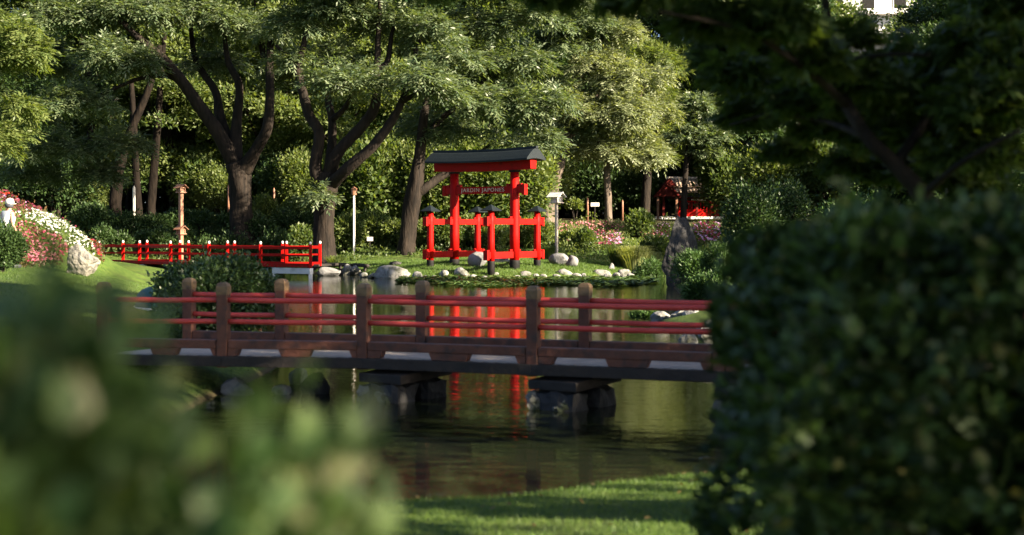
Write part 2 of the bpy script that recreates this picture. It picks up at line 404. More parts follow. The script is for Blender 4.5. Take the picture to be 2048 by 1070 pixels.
# ------------------------------------------------------------------ trees
def tube_px(pts, Y, **k):
    """limb control points (px, py, radius in px, dY): a limb traced at the depth of its tree"""
    out = []
    for p in pts:
        y = Y + (p[3] if len(p) > 3 else 0); q = P(p[0], p[1], y); out.append((q.x, q.y, q.z, p[2] / F * y))
    return out

def finish(me, root):
    me.transform(Matrix.Translation(-root.location)); return me

def traced_tree(name, label, Y, trunk, limbs, pads, leaf, dens=1.0, L=.72, ll=.30, lw=.085, bark='bark', cat_='tree', group=None, seed=1, folded=None):
    rg = np.random.default_rng(seed)
    tp = tube_px(trunk, Y); b = tp[0]; zb = min(gz(b[0], b[1]), b[2])
    root = thing(name, label, cat_, (b[0], b[1], zb), group=group)
    # the trunk flares and goes into the ground it stands on
    tp = [(b[0], b[1], zb - .3, b[3] * 1.45), (b[0], b[1], zb + .25, b[3] * 1.12)] + [q for q in tp if q[2] > zb + .5]
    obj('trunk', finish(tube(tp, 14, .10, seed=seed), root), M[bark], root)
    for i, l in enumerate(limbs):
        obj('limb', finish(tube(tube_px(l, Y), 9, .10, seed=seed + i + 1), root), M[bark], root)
    out = []
    for p in pads:
        y = Y + (p[4] if len(p) > 4 else 0); c = P(p[0], p[1], y); k = y / F
        rx, rz = p[2] * k, p[3] * k; ry = p[5] if len(p) > 5 else (rx + rz) * .5
        area = (rx * rz + rx * ry + ry * rz) / 3 * 4; nc = max(5, int(area * 1.05))
        for _ in range(nc):
            dd = unit(rg.normal(size=3)); dd[2] = abs(dd[2]) * 1.1 - .35
            kk = .45 + .55 * rg.random(); cc = np.array(c) + dd * np.array((rx, ry, rz)) * kk * .9; q = (.34 + .36 * rg.random()) * min(1, .35 + rx * .5)
            n = int(dens * 250 * q * q)
            pts, d = pad_points(cc, (q * 1.15, q * 1.15, q * .95), n, shell=.6, rg=rg); d = unit(d + dd * .5)
            if folded: out.append(sprigs(pts, d, folded[0], folded[1], -.1, rg))
            else: out.append(fronds(pts, d, L, 9, ll, lw, rg=rg))
    v, f = cat(out)
    me = npmesh('crown', v - np.array(root.location), f); obj('crown', me, M[leaf], root)
    return root

T1 = traced_tree('shade_tree', 'thick dark forked tree trunk behind the far red bridge under a wide drooping canopy', 74,
    [(483, 455, 24), (483, 430, 23), (482, 390, 22), (478, 350, 23), (470, 325, 20)],
    [[(472, 335, 17), (436, 267, 14, -.3), (403, 218, 13, -.6), (366, 165, 12, -.8), (329, 123, 11, -1), (288, 86, 8, -1.5), (240, 40, 5, -2)],
     [(470, 330, 15), (473, 255, 11, .3), (479, 173, 8, .5), (456, 123, 6, .8), (448, 60, 4, 1)],
     [(484, 345, 17), (514, 296, 12, -.5), (535, 255, 11, -.8), (539, 197, 9, -.8), (539, 123, 8, -.6), (545, 40, 5)],
     [(462, 310, 13), (440, 230, 10, 1), (430, 181, 8, 1.4), (391, 120, 6, 2), (380, 40, 4, 2)],
     [(366, 165, 8, -.8), (330, 150, 6, -.8), (270, 160, 4, -2), (200, 190, 3, -2)]],
    [(60, 120, 100, 70, 2), (150, 40, 110, 55, -1), (225, 125, 75, 55, -3), (165, 215, 85, 45, -2), (105, 300, 90, 42, 0), (275, 30, 90, 42, -2), (390, 30, 95, 42, 0),
     (470, 60, 75, 42, 1), (548, 158, 50, 38, 1), (430, 125, 45, 28, 3), (560, 60, 60, 45, 0), (235, 300, 55, 35, 1), (30, 230, 70, 40, 1), (60, 350, 70, 30, 2), (120, -40, 160, 50, 0), (400, -40, 200, 45, 1), (190, 355, 50, 25, 2)],
    'leaf_ash', 1.0, seed=11)
T2 = traced_tree('shade_tree', 'gnarled tree with many rising limbs and a flat leafy bough beside the torii gate', 67,
    [(648, 505, 23), (648, 470, 21), (650, 420, 20), (653, 375, 22), (655, 345, 20)],
    [[(645, 375, 15), (630, 335, 13, -.2), (638, 267, 11, -.3), (619, 230, 10), (603, 173, 9), (597, 132, 8), (609, 82, 6), (615, 30, 4)],
     [(655, 365, 14), (664, 296, 10, .6), (664, 238, 8, .8), (656, 197, 7, 1), (660, 136, 5, 1), (652, 82, 4, 1)],
     [(656, 350, 15), (677, 304, 12, -.5), (722, 255, 11, -.8), (749, 214, 10, -.8), (753, 164, 8, -.6), (755, 123, 7), (757, 53, 5), (760, 0, 4)],
     [(660, 370, 14), (697, 335, 12, -1), (743, 296, 10, -1.4), (780, 247, 9, -1.6), (804, 201, 7, -1.6), (825, 131, 5, -1), (840, 80, 3)],
     [(599, 140, 6), (588, 123, 5), (566, 105, 4), (552, 90, 3)], [(752, 140, 6), (775, 122, 5.5, .4), (784, 66, 4, .6), (800, 20, 3, .6)],
     [(664, 240, 7, .7), (690, 215, 5, .4), (705, 185, 4, -.4)], [(800, 205, 6, -1.6), (850, 180, 4, -2.4), (890, 172, 3, -2.6)]],
    [(600, 40, 65, 38, 0), (680, 30, 80, 40, -1), (650, 120, 50, 24, 1.2), (700, 165, 85, 17, -2.4), (825, 165, 88, 20, -2.8), (900, 185, 24, 14, -2.8), (770, 45, 75, 42, 1), (860, 70, 70, 45, 0), (905, 118, 45, 28, -1),
     (700, -30, 220, 45, 0), (640, 392, 9, 9, -.9, .2), (585, 120, 35, 25, .5)],
    'leaf_ash', 1.05, seed=23)
T3 = traced_tree('shade_tree', 'leaning dark tree with a low side limb reaching behind the torii gate', 69,
    [(812, 500, 17), (815, 470, 16), (821, 430, 17), (829, 385, 17), (836, 330, 13), (842, 280, 10), (850, 220, 8)],
    [[(832, 385, 12), (850, 376, 9), (872, 360, 8.5, .3), (900, 343, 8, .5), (940, 320, 5, .6), (980, 290, 4, .6)], [(842, 285, 8), (880, 240, 6, .5), (930, 200, 5, .5), (980, 150, 4)],
     [(850, 225, 7), (860, 160, 6, 1), (900, 100, 5, 1), (940, 60, 4, 1)]],
    [(950, 60, 85, 45, 2), (1020, 125, 90, 40, 0), (1065, 40, 80, 40, 0), (990, 215, 95, 36, -1), (920, 262, 70, 32, 1), (1080, 205, 60, 40, -1), (850, 255, 45, 28, 2), (1050, 278, 60, 22, 0), (950, 160, 50, 30, 1), (1000, -30, 150, 40, 1)],
    'leaf_ash', 1.0, seed=37)
T4 = traced_tree('pale_tree', 'slanting pale trunk standing by the white lantern post under pale drooping leaves', 80,
    [(1095, 442, 15), (1098, 420, 14), (1106, 370, 13), (1124, 310, 12), (1140, 250, 9)],
    [[(1124, 310, 9), (1150, 260, 7), (1190, 200, 5), (1220, 140, 4)], [(1118, 330, 8), (1090, 270, 6), (1060, 210, 4)]],
    [(1130, 90, 80, 45, 1), (1120, 190, 70, 42, 1), (1090, 290, 55, 32, 0), (1165, 50, 90, 45, 0), (1150, 260, 40, 40, 0), (1120, 0, 90, 35, 0)],
    'leaf_ash', .95, bark='bark_pale', seed=41)
T5 = traced_tree('pale_tree', 'slim straight pale trunk among the flower beds under a bright sunlit crown', 81,
    [(1217, 442, 7), (1216, 400, 7), (1214, 345, 7), (1216, 270, 6), (1222, 190, 4), (1225, 120, 3)],
    [[(1215, 310, 5), (1180, 250, 4), (1160, 190, 3)], [(1216, 280, 5), (1260, 230, 4), (1290, 170, 3)]],
    [(1185, 135, 75, 48, 0), (1255, 165, 75, 55, 0), (1180, 225, 70, 45, -1), (1262, 255, 68, 48, -1), (1195, 305, 62, 28, -1), (1310, 225, 36, 50, 0), (1285, 312, 48, 22, 0), (1225, 70, 70, 40, 1), (1240, 220, 50, 40, -2)],
    'leaf_pale', 1.05, bark='bark_pale', seed=43)
T6 = traced_tree('small_tree', 'small round tree standing in front of the red pavilion', 86,
    [(1367, 437, 6), (1368, 400, 6), (1371, 345, 5.5), (1376, 290, 4)],
    [[(1372, 330, 3.5), (1395, 290, 3), (1410, 260, 2)]],
    [(1398, 225, 44, 34, 0), (1378, 272, 40, 24, 0), (1420, 278, 36, 24, 0), (1395, 305, 34, 8, 0)],
    'leaf_ash', 1.2, L=.5, ll=.22, lw=.09, seed=47)
T7 = traced_tree('yellow_tree', 'bright yellow-green tree catching the sun behind the pale tree', 90,
    [(1290, 440, 9), (1292, 380, 9), (1298, 300, 7), (1305, 220, 5)], [[(1298, 300, 5), (1325, 240, 4), (1335, 180, 3)]],
    [(1315, 200, 45, 40, 0), (1330, 270, 35, 42, 0), (1290, 120, 60, 45, 0), (1300, 320, 40, 26, 0), (1330, 130, 50, 40, 1)],
    'leaf_yellow', .9, seed=49)
T0 = traced_tree('leafy_tree', 'sunlit yellow-green branches of a tree growing above the flower bank', 44,
    [(-110, 470, 22), (-108, 380, 20), (-95, 250, 16), (-80, 120, 10)],
    [[(-95, 260, 11), (-50, 190, 7), (0, 120, 4), (30, 80, 2.5)], [(-98, 290, 9), (-40, 270, 5), (20, 245, 3)]],
    [(0, 130, 60, 55, 0), (40, 215, 40, 38, 0), (-10, 290, 62, 40, 0), (-70, 60, 90, 60, 0), (-80, 200, 70, 60, 0), (45, 110, 30, 30, -1), (35, 70, 26, 26, -1)],
    'leaf_yellow', 1.5, L=.42, ll=.19, lw=.065, seed=53)

# dark slim trunks at the edge of the wood
for i, (pts, lab) in enumerate([
    ([(230, 412, 15), (238, 340, 14), (262, 260, 11), (300, 170, 8), (320, 90, 6)], 'dark leaning trunk beside the tall timber lantern, thickest of its row'),
    ([(276, 412, 10), (272, 340, 9), (268, 260, 8), (262, 160, 6)], 'dark thin upright trunk between two darker leaning trunks'),
    ([(302, 408, 11), (310, 320, 10), (316, 240, 9), (322, 150, 7), (330, 60, 5)], 'dark upright trunk nearest the thick forked tree')]):
    top = pts[-1]
    traced_tree('wood_tree', lab, 84 + i * 2, [(a_, b_, c_ * .8) for a_, b_, c_ in pts], [], [(top[0] + 10, 60, 70, 45, 1), (top[0] - 60, 130, 60, 40, 2), (top[0] + 60, 170, 50, 34, 2), (top[0], 250, 44, 26, 3)], 'leaf_wood', .45, folded=(.26, .13), bark='bark_shaded', seed=60 + i, group='dark trunks at the edge of the wood')

# the wood behind: five tree shapes, copied
def wood_proto(seed, leaf, hh=15.0, rad=4.2, low=3.0):
    rg = np.random.default_rng(seed)
    root = thing('wood_tree', 'tree', 'tree')
    bend = rg.normal(size=2) * .5
    obj('trunk', tube([(0, 0, -.4, .42), (0, 0, .5, .34), (bend[0] * .5, bend[1] * .5, hh * .35, .26), (bend[0], bend[1], hh * .65, .17), (bend[0] * 1.4, bend[1], hh * .9, .06)], 10, .1, seed=seed), M['bark'], root)
    out = []
    for i in range(26):
        t = rg.random(); z = low + (hh - low) * (t ** .85); env = math.sin(math.pi * min(1, .12 + .88 * (z - low + 1) / (hh - low + 1.5))) ** .6
        a = rg.random() * 6.283; rr = rad * env * math.sqrt(rg.random()) * .85
        c = (bend[0] + rr * math.cos(a), bend[1] + rr * math.sin(a), z); r = .9 + .8 * rg.random()
        if i % 4 == 0:
            obj('limb', tube([(bend[0] * .6, bend[1] * .6, max(low * .7, z * .6), .12), ((c[0]) * .5, c[1] * .5, z * .82, .08), (c[0], c[1], z, .03)], 7, .1, seed=i), M['bark'], root)
        pts, d = pad_points(c, (r * 1.35, r * 1.35, r * .8), int(560 * r * r), rg=rg)
        out.append(sprigs(pts, d, .27, .13, -.15, rg))
    v, f = cat(out); obj('crown', npmesh('crown', v, f), M[leaf], root); return root
protos = [wood_proto(101, 'leaf_wood'), wood_proto(102, 'leaf_wood', 16.5, 4.6, 2.6), wood_proto(103, 'leaf_yellow', 14, 4.0, 2.2), wood_proto(104, 'leaf_dark', 16, 4.6, 1.2), wood_proto(105, 'leaf_dark', 13, 4.8, 1.0)]
LAB = ['mid green open tree', 'tall mid green tree', 'yellow-green tree', 'tall dark green tree', 'low broad dark green tree']
def where(x, y):
    px = 1024 + F * x / y
    for lim, w_ in ((130, 'the flower bank'), (225, 'the sword-leaved plant'), (330, 'the dark leaning trunks'), (430, 'the timber lantern'), (560, 'the thick forked tree'), (700, 'the gnarled tree'), (800, 'the pale lamp post'), (880, 'the leaning dark tree'), (970, 'the far end of the torii'), (1080, 'the near end of the torii'),
            (1160, 'the white lantern post'), (1260, 'the slim pale trunk'), (1340, 'the pavilion porch'), (1440, 'the pavilion roof'), (1560, 'the glossy evergreen shrub'), (1700, 'the flat-topped hedge shrub'), (1850, 'the leaning maple trunk'), (1990, 'the pale stone lantern')):
        if px < lim: return w_
    return 'the far end of the near hedge'
used = set()
def plant(k, x, y, sc, rz, label=None, group='trees of the wood behind the garden', sz=None):
    if k in used: o = copy_tree(protos[k])
    else: o = protos[k]; used.add(k)
    o.location = (x, y, gz(x, y)); o.rotation_euler = (0, 0, rz); o.scale = (sc, sc, sz or sc)
    tag(o, label if label and 'bank' in label else (label or LAB[k]).split(' in the wood')[0] + ' in the wood behind ' + where(x, y), 'tree', group)
rr_ = random.Random(5)
for px, Y, k, sc in [(-60, 92, 3, 1.15), (60, 96, 1, 1.1), (170, 92, 4, 1.1), (260, 99, 1, 1.1), (350, 93, 2, 1.05), (430, 97, 0, 1.1), (520, 92, 2, 1.1), (590, 99, 1, 1.1), (680, 90, 2, .95), (750, 97, 0, 1.15),
        (830, 92, 4, 1.1), (900, 99, 2, 1.1), (985, 95, 0, 1.1), (1060, 100, 3, 1.15), (1150, 98, 3, 1.15), (1230, 104, 1, 1.15), (1320, 103, 3, 1.2), (1410, 104, 3, 1.15), (1500, 98, 1, 1.05), (1590, 92, 4, 1.1), (1665, 99, 0, 1.0), (1790, 93, 4, .80), (1905, 98, 3, 1.0), (1975, 92, 4, 1.1), (2080, 96, 3, 1.2)]:
    plant(k, (px - 1024) / F * Y, Y + 0.0, sc, rr_.random() * 6.28)
for i in range(22):
    px = -80 + i * 105; Y = 113 + (i % 3) * 5
    if 1690 < px < 1910: continue
    plant([3, 4, 1, 3, 0][i % 5], (px - 1024) / F * Y, Y, 1.25 + .15 * rr_.random(), rr_.random() * 6.28, ['distant tall tree', 'distant dense tree', 'distant broad dark tree'][i % 3], 'trees deep in the wood')

# ------------------------------------------------------------------ shrubs
def shrub(name, label, c, r, leaf, n=6000, ln=.09, wd=.05, lobes=7, group=None, cat_='shrub', seed=1, up=.35, folded=False, squash=1.0, stem_m='bark', zbase=None, hug=True, shell=.35):
    """a shrub of several leafy lobes on a few stems; c = centre of the foliage, r = its half sizes"""
    rg = np.random.default_rng(seed); c = np.array(c, float); r = np.array(r, float)
    zb = gz(c[0], c[1]) if zbase is None else zbase
    if hug:
        tz = c[2] + r[2]; c[2] = zb + (tz - zb) * .46; r[2] = (tz - zb) * .54
    root = thing(name, label, cat_, (c[0], c[1], zb), group=group); off = np.array(root.location)
    out = []
    cs = [(c, r * (.8 if lobes else 1))]
    for i in range(lobes):
        d = unit(rg.normal(size=3)); d[2] = abs(d[2]) * .9 - .25
        cs.append((c + d * r * .52, r * (.38 + .18 * rg.random()) * np.array((1, 1, squash))))
    tot = sum((q[1][0] * q[1][1] + q[1][0] * q[1][2] + q[1][1] * q[1][2]) for q in cs)
    for q in cs:
        m = max(20, int(n * (q[1][0] * q[1][1] + q[1][0] * q[1][2] + q[1][1] * q[1][2]) / tot))
        p, d = pad_points(q[0], q[1], m, low=-.95 if hug else -.25, shell=shell, rg=rg); p[:, 2] = np.maximum(p[:, 2], zb + .02)
        out.append(sprigs(p, d, ln, wd, up, rg, folded))
    v, f = cat(out); obj('foliage', npmesh('foliage', v - off, f), M[leaf], root)
    rs = min(r[0], r[2])
    for i in range(4):
        a = i * 1.57 + rg.random(); e = (c - off) + np.array((math.cos(a) * r[0] * .5, math.sin(a) * r[1] * .5, r[2] * .3))
        obj('stem', tube([(math.cos(a) * rs * .08, math.sin(a) * rs * .08, -.1, rs * .06), (e[0] * .4, e[1] * .4, e[2] * .5, rs * .045), (e[0], e[1], e[2], rs * .02)], 6, .1), M[stem_m], root)
    return root

def shrub_px(name, label, px, py, rx, rz, Y, leaf, **k):
    """foliage ellipse in photo pixels at depth Y"""
    c = P(px, py, Y); s = Y / F; ry = k.pop('ry', None) or rx * s * .9
    return shrub(name, label, c, (rx * s, ry, rz * s), leaf, **k)

# low shrubs along the wood's edge and round the beds
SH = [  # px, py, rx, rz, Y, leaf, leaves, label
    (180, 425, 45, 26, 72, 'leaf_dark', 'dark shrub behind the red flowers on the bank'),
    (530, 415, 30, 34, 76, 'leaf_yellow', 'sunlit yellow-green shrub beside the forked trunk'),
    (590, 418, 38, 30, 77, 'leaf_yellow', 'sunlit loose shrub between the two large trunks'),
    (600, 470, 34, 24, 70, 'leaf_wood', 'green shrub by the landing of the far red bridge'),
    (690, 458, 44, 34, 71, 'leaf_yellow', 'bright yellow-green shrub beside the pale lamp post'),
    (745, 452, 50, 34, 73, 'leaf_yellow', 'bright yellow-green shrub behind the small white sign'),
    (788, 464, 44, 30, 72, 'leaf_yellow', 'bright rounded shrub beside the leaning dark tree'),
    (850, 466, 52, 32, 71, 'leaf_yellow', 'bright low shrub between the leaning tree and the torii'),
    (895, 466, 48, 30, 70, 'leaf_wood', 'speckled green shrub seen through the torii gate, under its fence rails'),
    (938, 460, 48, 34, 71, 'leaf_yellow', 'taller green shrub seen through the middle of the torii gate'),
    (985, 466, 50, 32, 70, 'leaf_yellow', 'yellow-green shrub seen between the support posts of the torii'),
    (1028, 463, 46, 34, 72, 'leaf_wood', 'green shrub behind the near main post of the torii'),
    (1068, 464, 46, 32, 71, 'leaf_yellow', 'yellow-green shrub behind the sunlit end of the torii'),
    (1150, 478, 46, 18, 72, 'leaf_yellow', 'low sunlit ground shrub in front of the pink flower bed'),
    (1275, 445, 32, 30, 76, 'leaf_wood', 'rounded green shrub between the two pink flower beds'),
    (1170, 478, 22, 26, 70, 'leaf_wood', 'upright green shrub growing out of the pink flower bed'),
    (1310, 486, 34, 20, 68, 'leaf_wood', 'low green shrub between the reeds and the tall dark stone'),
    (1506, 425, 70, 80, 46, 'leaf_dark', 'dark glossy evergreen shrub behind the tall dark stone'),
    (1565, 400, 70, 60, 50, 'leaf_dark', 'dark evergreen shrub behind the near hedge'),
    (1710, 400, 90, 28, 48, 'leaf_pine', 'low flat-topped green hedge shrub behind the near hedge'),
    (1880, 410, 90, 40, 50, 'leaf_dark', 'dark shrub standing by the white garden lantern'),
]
for i, (px, py, rx, rz, Y, lf, lab) in enumerate(SH):
    s = Y / F; area = rx * s * (rz * s + rx * s)
    shrub_px('garden_shrub', lab, px, py, rx, rz, Y, lf, n=int(min(9000, 1500 + 2000 * area)), ln=.16 if Y > 60 else .11, wd=.085 if Y > 60 else .06, lobes=9, group='shrubs around the pond', seed=200 + i)
for j, (y_, tp, step) in enumerate(((69.5, 452, 40), (75, 416, 52))):
    for i, px in enumerate(range(205, 640, step)):
        shrub_px('juniper', ['dark low juniper in the row right behind the far red bridge', 'dark taller shrub in the row before the wood behind the far red bridge'][j], px + rr_.uniform(-10, 10), tp + 22 + rr_.uniform(-8, 8), 30 + 8 * j, 22, y_ + rr_.uniform(-1, 1), 'leaf_dark', n=2600, ln=.16, wd=.07, lobes=9, squash=.7,
            group=['junipers behind the far red bridge', 'dark shrubs before the wood'][j], seed=700 + 20 * j + i)
# tall undergrowth filling the wood between the trunks
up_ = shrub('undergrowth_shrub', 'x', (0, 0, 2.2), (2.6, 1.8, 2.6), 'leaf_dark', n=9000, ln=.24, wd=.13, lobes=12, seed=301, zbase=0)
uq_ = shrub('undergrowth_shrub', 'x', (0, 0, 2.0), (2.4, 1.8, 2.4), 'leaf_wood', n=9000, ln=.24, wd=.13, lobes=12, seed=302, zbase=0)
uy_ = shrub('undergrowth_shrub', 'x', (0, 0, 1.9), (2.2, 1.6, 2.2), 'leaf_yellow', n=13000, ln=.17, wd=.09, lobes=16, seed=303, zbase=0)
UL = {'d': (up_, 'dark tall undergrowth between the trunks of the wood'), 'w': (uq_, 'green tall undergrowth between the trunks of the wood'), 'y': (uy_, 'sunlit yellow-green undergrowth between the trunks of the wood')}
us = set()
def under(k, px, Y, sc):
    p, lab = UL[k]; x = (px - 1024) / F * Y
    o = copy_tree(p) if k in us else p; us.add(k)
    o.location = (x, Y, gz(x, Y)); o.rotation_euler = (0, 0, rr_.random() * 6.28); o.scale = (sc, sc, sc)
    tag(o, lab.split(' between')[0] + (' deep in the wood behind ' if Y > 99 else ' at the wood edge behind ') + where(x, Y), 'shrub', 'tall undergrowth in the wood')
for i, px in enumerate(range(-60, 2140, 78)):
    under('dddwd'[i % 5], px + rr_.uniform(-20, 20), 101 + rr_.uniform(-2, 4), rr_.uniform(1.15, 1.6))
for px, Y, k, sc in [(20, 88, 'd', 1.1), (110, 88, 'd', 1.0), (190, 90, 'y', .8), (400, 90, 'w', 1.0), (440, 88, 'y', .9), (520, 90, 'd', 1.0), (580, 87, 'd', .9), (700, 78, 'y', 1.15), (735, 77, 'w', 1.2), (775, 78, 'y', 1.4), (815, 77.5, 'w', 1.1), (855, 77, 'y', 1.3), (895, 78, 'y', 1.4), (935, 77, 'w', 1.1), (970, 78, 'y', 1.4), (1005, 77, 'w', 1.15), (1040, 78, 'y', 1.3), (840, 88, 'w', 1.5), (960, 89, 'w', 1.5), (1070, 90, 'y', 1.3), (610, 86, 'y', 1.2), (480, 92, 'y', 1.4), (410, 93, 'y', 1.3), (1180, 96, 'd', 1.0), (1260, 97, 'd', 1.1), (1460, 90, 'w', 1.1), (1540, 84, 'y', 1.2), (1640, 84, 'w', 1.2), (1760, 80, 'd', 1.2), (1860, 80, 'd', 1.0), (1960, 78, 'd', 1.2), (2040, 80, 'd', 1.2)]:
    under(k, px, Y, sc)

# the round clipped bush on the bank behind the near bridge
shrub_px('clipped_bush', 'dense dark green clipped round bush on the bank behind the near bridge', 432, 588, 134, 88, 21, 'leaf_hedge2', n=44000, ln=.060, wd=.038, up=.1, lobes=18, seed=401, cat_='bush', ry=.8, shell=.25)
shrub_px('clipped_bush', 'dark round bush in front of the person with a white cap', 2, 478, 46, 40, 33, 'leaf_dark', n=12000, ln=.07, wd=.04, lobes=8, seed=402, cat_='bush')
# juniper cushions on the right bank
for i, (px, py, rx, rz, Y, lab) in enumerate([(1385, 515, 52, 22, 44, 'bright green cushion pine at the foot of the tall dark stone'), (1410, 572, 46, 30, 34, 'green cushion pine overhanging the right bank rocks'),
        (1293, 634, 34, 14, 31, 'small low juniper hanging over the pale rocks by the water'), (1300, 522, 34, 11, 62, 'low green juniper mat at the mouth of the channel'), (1440, 500, 40, 26, 40, 'dark pine cushion under the evergreen shrub'), (1470, 560, 60, 40, 33, 'dark pine cushion on the bank behind the near hedge')]):
    shrub_px('cushion_pine', lab, px, py, rx, rz, Y, 'leaf_pine', n=11000, ln=.12 if Y > 40 else .085, wd=.028, lobes=14, seed=420 + i, up=.5, squash=.75, hug=(i not in (2,)), group='cushion pines and junipers by the water', cat_='pine')

# ------------------------------------------------------------------ rocks
def rock(name, label, c, r, m, seed, group=None, chop=6, sub=3, cat_='boulder', rough=.16, sink=0.0):
    rg = random.Random(seed); bm = bmesh.new(); bmesh.ops.create_icosphere(bm, subdivisions=sub, radius=1)
    pl = []
    for i in range(chop):
        n = Vector((rg.gauss(0, 1), rg.gauss(0, 1), rg.gauss(0, .8))).normalized(); pl.append((n, rg.uniform(.45, .85)))
    o = Vector((rg.random() * 50, rg.random() * 50, rg.random() * 50))
    for v in bm.verts:
        p = v.co.copy()
        for n, d in pl:
            k = p.dot(n) - d
            if k > 0: p -= n * k * .98
        p += v.co * rough * (.55 * mnoise.fractal(p * 1.6 + o, 1, 2, 5) + .3 * mnoise.fractal(p * 5 + o, 1, 2, 4))
        v.co = Vector((p.x * r[0], p.y * r[1], p.z * r[2]))
    me = bmesh_to('rock', bm)
    ob = obj(name, me, M[m]); ob.location = c; ob.rotation_euler = (0, 0, rg.uniform(-.4, .4))
    me.polygons.foreach_set('use_smooth', np.full(len(me.polygons), sub < 4 and chop < 7)); 
    return tag(ob, label, cat_, group)
def rock_px(label, px, ybot, w_, h_, z, m, seed, depth=None, **k):
    """rock whose foot shows at row ybot, standing at height z; width and height in photo pixels"""
    Y = F * (H - z) / (ybot - Y0); s = Y / F; hh = h_ * s
    return rock('boulder', label, ((px - 1024) * s, Y + (depth or w_ * s * .4), z + hh * .42), (w_ * s * .64, depth or w_ * s * .45, hh * .85), m, seed, **k)

G = 'pale boulders along the island shore'
rock_px('largest flat pale boulder on the island shore beside the far red bridge', 783, 557, 62, 22, 0, 'rock', 1, group=G, chop=4)
for i, (px, yb, w_, h_) in enumerate([(834, 558, 18, 12), (886, 557, 22, 14), (922, 557, 38, 18), (972, 559, 30, 6), (980, 551, 32, 12), (994, 557, 18, 10), (1018, 556, 20, 10), (1050, 557, 28, 12), (1072, 557, 12, 8),
        (1096, 553, 22, 12), (1130, 556, 30, 15), (1184, 554, 14, 8), (1204, 554, 30, 16), (1224, 551, 12, 20), (1248, 553, 28, 12), (1270, 552, 12, 9), (1292, 549, 18, 12), (1308, 548, 14, 10), (812, 558, 12, 6), (852, 558, 14, 6), (868, 557, 12, 7), (904, 559, 14, 6), (948, 558, 16, 8), (1034, 558, 14, 6), (1086, 557, 14, 7), (1112, 557, 16, 7), (1152, 557, 18, 9), (1168, 556, 14, 8), (1216, 555, 14, 7), (1234, 555, 16, 8), (1262, 554, 14, 7), (1280, 551, 16, 8), (744, 556, 18, 9), (728, 555, 16, 8)]):
    rock_px('small pale grey boulder at the waterline in front of the torii island', px, yb, w_, h_, 0, 'rock', 10 + i, group=G, chop=5, sub=2)
for i, (px, yb, w_, h_) in enumerate([(655, 552, 40, 16), (692, 550, 20, 18), (710, 550, 22, 16)]):
    rock_px(['long grey stone under the bank edge by the far bridge landing', 'upright pale stone under the bank edge by the far bridge', 'rounded pale stone at the corner of the island bank'][i], px, yb, w_, h_, 0, 'rock_grey' if i == 0 else 'rock', 40 + i, group='stones under the bank edge')
ty = lambda px, Y: gz((px - 1024) / F * Y, Y)
def rock_on(label, px, Y, w_, h_, m, seed, **k):
    s = Y / F; x = (px - 1024) * s; z = gz(x, Y)
    return rock('boulder', label, (x, Y, z + h_ * s * .4), (w_ * s * .55, k.pop('dep', w_ * s * .42), h_ * s * .62), m, seed, **k)
rock_on('rounded grey boulder on the grass between the torii posts', 958, 61.2, 42, 28, 'rock_grey', 51)
rock_on('low pale rock on the grass behind the torii posts', 1005, 62.2, 34, 14, 'rock', 52)
rock_on('broad dark grey boulder on the island by the white lantern post', 1122, 62.8, 46, 24, 'rock_grey', 53)
rock_on('smaller rounded grey boulder leaning on the broad dark boulder', 1142, 62.0, 28, 22, 'rock_grey', 54)
rock_on('low dark rock on the lawn edge behind the largest pale boulder', 790, 64.5, 28, 9, 'rock_dark', 55)
rock_on('white and grey limestone boulder on the lawn by the flower bank', 164, 40, 90, 64, 'rock_warm', 56, chop=16, sub=5, rough=.16)
st = rock_on('tall dark standing stone with a sunlit edge on the pond bank', 1368, 50.5, 84, 124, 'rock_dark', 57, chop=16, sub=5, rough=.16, dep=.55)
for v in st.data.vertices:
    k = (v.co.z + 1.2) / 3.0; v.co.x *= 1.12 - .52 * max(0, k) ** 1.5; v.co.x -= .10 * k; v.co.y *= 1.1 - .5 * max(0, k); v.co.z *= 1.12
RB = 'pale rocks on the bank by the near bridge'
for i, (px, yb, w_, h_, z) in enumerate([(1330, 648, 44, 20, 0), (1358, 650, 40, 30, 0), (1392, 652, 48, 28, 0), (1376, 694, 40, 26, 0), (1425, 690, 50, 40, 0)]):
    rock_px(['angular pale rock beside the small low juniper', 'tallest angular pale rock of the waterside heap', 'broad pale rock of the waterside heap', 'lone pale rock showing under the bridge rails', 'pale rock at the foot of the right bank'][i], px, yb, w_, h_, z, 'rock', 60 + i, group=RB, chop=9, rough=.25)
for i, (px, yb, w_, h_, m) in enumerate([(412, 760, 60, 40, 'rock'), (598, 770, 34, 34, 'rock'), (628, 790, 50, 34, 'rock_dark'), (474, 792, 56, 28, 'rock_grey'), (560, 790, 40, 16, 'rock')]):
    rock_px(['pale stone bedded in the bank under the end of the near bridge', 'white stone under the near bridge beside a dark stone', 'dark wet stone in the water under the near bridge', 'grey stone at the water edge behind the blurred front shrub', 'flat pale stone at the water edge under the near bridge'][i], px, yb, w_, h_, 0, m, 70 + i, group='stones under the near bridge', chop=8, rough=.22)

# ------------------------------------------------------------------ torii gate
TH = math.radians(37); tx, tyy = (968 - 1024) / F * 61.0, 61.0
TZ = gz(tx, tyy) - .12
to = thing('torii_gate', 'vermilion torii gate with dark roof and capped support posts on the grassy island', 'torii gate', (tx, tyy, TZ), -TH)
